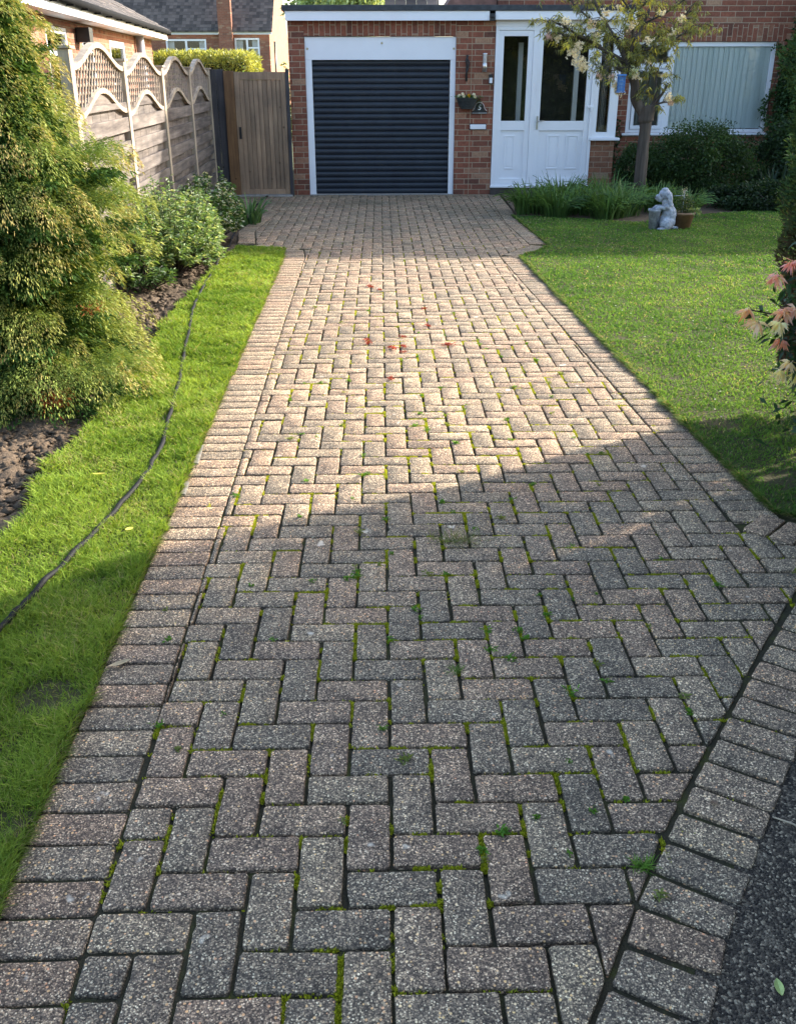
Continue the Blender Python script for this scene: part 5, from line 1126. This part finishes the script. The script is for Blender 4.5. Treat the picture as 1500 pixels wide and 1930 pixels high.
pt_ = thing('plant_pot', 'brown glazed pot with straggly plant right of the dog statue', 'plant pot', (3.48, 11.22, 0))
mb = MB(); mb.lathe((3.48, 11.22, 0), [(0, 0), (.085, 0), (.125, .16), (.135, .162), (.137, .185), (.12, .187), (.115, .16), (0, .15)], 26); mb.build('pot', M['terracotta'], pt_)
m = 480; P = np.stack([rng.normal(3.48, .06, m), rng.normal(11.22, .05, m), rng.uniform(.17, .36, m)], 1); leaves('foliage', M['leaf'], P, np.stack([rng.normal(size=m), rng.normal(size=m), rng.uniform(-.3, 1, m)], 1), .032, .014, vc((.06, .085, .03), m), pt_)
m = 160; P = np.stack([rng.uniform(3.52, 3.66, m), rng.normal(11.2, .04, m), .23-(rng.random(m))*.07], 1); leaves('trailing_leaves', M['leaf'], P, rng.normal(size=(m, 3)), .035, .018, vc((.18, .25, .1), m), pt_)
m = 60; P = np.stack([rng.normal(3.46, .015, m), rng.normal(11.2, .015, m), rng.uniform(.34, .45, m)], 1); leaves('seed_head', M['leaf'], P, rng.normal(size=(m, 3)), .025, .006, vc((.4, .38, .3), m), pt_)
mb = MB(); mb.tube([(3.34, 11.2, .365), (3.46, 11.2, .37)], .003, 5); mb.tube([(3.46, 11.21, .16), (3.46, 11.2, .42)], .003, 5); mb.build('cane', plain('cane', (.4, .42, .45), .4), pt_)

# right-hand narrow conifer at the frame edge and hedge beyond it
def column(name, label, cat, cx, cy, prof, n, L, W, c1, c2, brown=None, seed=0):
    r = thing(name, label, cat, (cx, cy, 0)); zs = [p[0] for p in prof]; rs = [p[1] for p in prof]; mb = MB(); mb.tube([(cx, cy, -.05), (cx, cy, zs[-1]*.9)], [.06, .02], 8)
    z = rng.uniform(zs[0], zs[-1], n); ph = rng.uniform(0, 2*np.pi, n); lump = 1+.14*np.sin(ph*5+z*7)+.08*np.sin(ph*9-z*15); R_ = np.interp(z, zs, rs)*lump*(1-.45*rng.random(n)**2.2)
    P = np.stack([cx+R_*np.cos(ph), cy+R_*np.sin(ph), z], 1); D = np.stack([np.cos(ph)*.7+rng.normal(0, .4, n), np.sin(ph)*.7+rng.normal(0, .4, n), rng.normal(.6, .5, n)], 1)
    u = rng.random((n, 1)); c = np.array(c1)*(1-u)+np.array(c2)*u
    if brown: 
        k = np.clip((brown-z)/.35+rng.normal(0, .25, n), 0, 1)[:, None]; c = c*(1-k)+np.array([.1, .065, .04])*k
    mb.build('trunk', M['bark'], r); leaves('foliage', M['leafdull'], P, D, rng.uniform(.7, 1.3, n)*L, W, c*np.clip(rng.normal(1, .2, (n, 1)), .5, 1.5), r, droop=.1)
column('columnar_conifer', 'narrow dark columnar conifer cut off by the right edge of the photo', 'conifer', 2.31, 4.66, [(.25, .22), (.7, .28), (1.2, .33), (1.7, .40), (1.98, .30), (2.3, .18), (2.7, .10), (3.0, .03)], 90000, .035, .011, (.03, .06, .025), (.07, .12, .04), brown=1.05)

def hedge(name, label, cat, x0, x1, y0, y1, z1, n, L, W, c1, c2, z0=0, core=True, group=None, inset=.16):
    r = thing(name, label, cat, ((x0+x1)/2, (y0+y1)/2, 0), group); dx, dy, dz = x1-x0, y1-y0, z1-z0
    A = [dy*dz, dy*dz, dx*dz, dx*dz, dx*dy]; f = rng.choice(5, n, p=np.array(A)/sum(A)); a, b = rng.random(n), rng.random(n); dep = rng.random(n)**1.5*.22-.05
    lum = .07*(vnoise(a*20, b*20, 1, 8)-.5)*2
    P = np.zeros((n, 3)); N_ = np.zeros((n, 3))
    for k in range(5):
        m_ = f == k; q = dep[m_]+lum[m_]
        if k < 2: P[m_] = np.stack([(x0+q) if k == 0 else (x1-q), y0+a[m_]*dy, z0+b[m_]*dz], 1); N_[m_] = (-1 if k == 0 else 1, 0, 0)
        elif k < 4: P[m_] = np.stack([x0+a[m_]*dx, (y0+q) if k == 2 else (y1-q), z0+b[m_]*dz], 1); N_[m_] = (0, -1 if k == 2 else 1, 0)
        else: P[m_] = np.stack([x0+a[m_]*dx, y0+b[m_]*dy, z1-q], 1); N_[m_] = (0, 0, 1)
    D = N_*.7+rng.normal(0, .6, (n, 3))+np.array([0, 0, .3]); u = rng.random((n, 1)); c = (np.array(c1)*(1-u)+np.array(c2)*u)*np.clip(rng.normal(1, .25, (n, 1)), .4, 1.6)
    leaves('foliage', M['leaf'], P, D, rng.uniform(.7, 1.3, n)*L, W, c, r, droop=.15)
    if core: mb = MB(); mb.box(x0+inset, x1-inset, y0+inset, y1-inset, -.05, z1-inset); mb.build('blocking_core', plain(name+'_core', (.03, .035, .015), 1, .4, 20, bump=1), r)  # solid box added inside the foliage to block light
    return r
hedge('conifer_hedge', 'clipped yellow green conifer hedge behind the lattice fence and gate', 'hedge', -5.75, -3.3, 26.5, 28.2, 2.08, 26000, .12, .03, (.17, .20, .04), (.42, .42, .11))
leafy_shrub('far_shrub', 'small leafy shrub peeping over the gate beside the garage wall', 'shrub', -2.05, 22.0, .22, .3, 2.05, 50, 40, .09, .05, (.08, .13, .05), (.5, .5, .36), .3)
leafy_shrub('hedge_end_shrub', 'green bush at the right end of the conifer hedge', 'shrub', -3.35, 25.5, .35, .35, 1.98, 60, 40, .09, .04, (.12, .19, .04), (.3, .33, .08), .4)
# hedge added off frame to shade the foreground; street hedge behind us
hedge('shade_hedge', 'tall unseen evergreen hedge added right of the frame to shade the foreground', 'hedge', 2.62, 3.6, -4.5, 4.62, 3.2, 60000, .075, .035, (.03, .06, .02), (.07, .12, .035))
hedge('street_hedge', 'tall dark hedge across the street behind the viewer', 'hedge', -12, 14, -9, -8, 4.2, 30000, .22, .12, (.02, .04, .014), (.05, .08, .025))
def big_tree(name, label, c, r, h, n, L, W, c1, c2, seed, gap=.3):
    root = thing(name, label, 'tree', (c[0], c[1], 0)); lr = np.random.default_rng(seed); mb = MB(); mb.tube([(c[0], c[1], -.1), (c[0]+.1, c[1], h*.45), (c[0], c[1], h*.95)], [r*.08, r*.05, r*.015], 10)
    nl = 60; Lc = norm(lr.normal(size=(nl, 3)))*lr.random((nl, 1))**.45; Lc[:, 2] = Lc[:, 2]*.9; top = np.array([c[0], c[1], h-r*.9]); Lw = Lc*np.array([r, r, r*.85])+top
    for q in Lw[:24]: mb.tube([(c[0], c[1], h*.4), tuple((np.array([c[0], c[1], h*.45])+q)/2+np.array([0, 0, r*.1])), tuple(q)], [r*.035, r*.02, r*.006], 6, False)
    mb.build('trunk', M['bark'], root); k = rng.integers(0, nl, n); P = Lw[k]+rng.normal(0, r*.13, (n, 3)); b = lr.uniform(.7, 1.3, nl)[k][:, None]; u = rng.random((n, 1)); leaves('crown', M['leaf'], P, rng.normal(size=(n, 3)), rng.uniform(.7, 1.3, n)*L, W, (np.array(c1)*(1-u)+np.array(c2)*u)*b, root)
big_tree('distant_tree', 'pale green tree behind the garage roof, left one', (-2.1, 42), 1.35, 5.4, 9000, .2, .09, (.2, .27, .08), (.45, .5, .2), 6)
big_tree('distant_tree', 'pale green tree behind the garage roof, nearer the tiled roof', (-.7, 40), 1.5, 5.2, 11000, .2, .09, (.22, .28, .1), (.45, .5, .22), 7)

# pieris shrub leaning in from the right
pi = thing('pieris_shrub', 'pieris branches with pink and cream new leaves reaching in at right', 'shrub', (2.05, 3.62, 0))
mb = MB(); FL = [((1.300, 3.3, .865), .060, (.78, .45, .32), (.80, .68, .42)), ((1.325, 3.27, .825), .055, (.78, .55, .4), (.8, .75, .5)), ((1.425, 3.3, .86), .065, (.78, .42, .34), (.8, .66, .4)), ((1.47, 3.32, .865), .06, (.75, .4, .32), (.8, .6, .4)), ((1.395, 3.25, .83), .05, (.82, .7, .45), (.82, .78, .5)), ((1.435, 3.3, .755), .05, (.72, .36, .3), (.78, .55, .4)), ((1.455, 3.25, .685), .05, (.8, .6, .4), (.8, .74, .48)), ((1.415, 3.22, .665), .05, (.78, .7, .45), (.8, .75, .5)), ((1.40, 3.35, .975), .05, (.78, .38, .36), (.82, .58, .48)), ((1.445, 3.35, 1.02), .045, (.76, .33, .33), (.8, .5, .42)), ((1.52, 3.3, .63), .05, (.8, .72, .45), (.8, .74, .48)), ((1.53, 3.3, .80), .06, (.75, .42, .34), (.8, .6, .4)), ((1.49, 3.25, .645), .045, (.74, .72, .36), (.78, .76, .42))]
Ps, Ds, Ls, Cs, Ts, Gs, GD = [], [], [], [], [], [], []
for (p, s_, c1, c2) in FL:
    p = np.array(p); hub = np.array([1.75, 3.5, .55+.35*(p[2]-.6)])
    mb.tube(smooth_path([(2.05, 3.62, 0), tuple(hub), tuple((hub+p)/2+np.array([0, 0, .04])), tuple(p)], 4), [.012]*4+[.007]*4+[.003]*5, 6, False)
    n_ = 34; a = rng.uniform(0, 2*np.pi, n_); ax = norm((p-hub)+np.array([0, 0, -.12]))[None]; D = ax*.55+np.stack([np.cos(a), np.sin(a), rng.uniform(-1.8, .2, n_)], 1)
    Ps.append(np.tile(p, (n_, 1))+rng.normal(0, .004, (n_, 3))); Ds.append(D); Ls.append(rng.uniform(.55, 1.0, n_)*s_); u = rng.random((n_, 1)); Cs.append(np.array(c1)*(1-u)+np.array(c2)*u); Ts.append(np.tile(np.array(c1)*.92, (n_, 1)))
    for q in range(34):
        f = random.uniform(.25, .93); Gs.append(hub*(1-f)+p*f+rng.normal(0, .025, 3)); GD.append(ax[0]*.6+rng.normal(0, .6, 3))
mb.build('branches', M['bark'], pi); P = np.concatenate(Ps); D = np.concatenate(Ds); D = norm(D)
S_ = norm(np.cross(D, rng.normal(size=D.shape)))
leaves('new_leaves', M['petal'], P, D, np.concatenate(Ls), np.concatenate(Ls)*.25, np.minimum(np.concatenate(Cs)*1.2, .92), pi, droop=.25, tip=np.concatenate(Ts), wide=.5)
m = 900; P = np.concatenate([np.array(Gs), np.stack([rng.normal(1.74, .10, m), rng.normal(3.45, .12, m), rng.uniform(.3, 1.1, m)], 1)]); D = np.concatenate([np.array(GD), rng.normal(size=(m, 3))]); leaves('old_leaves', M['leaf'], P, D, rng.uniform(.035, .06, len(P)), .016, vc((.025, .06, .02), len(P)), pi, droop=.25)
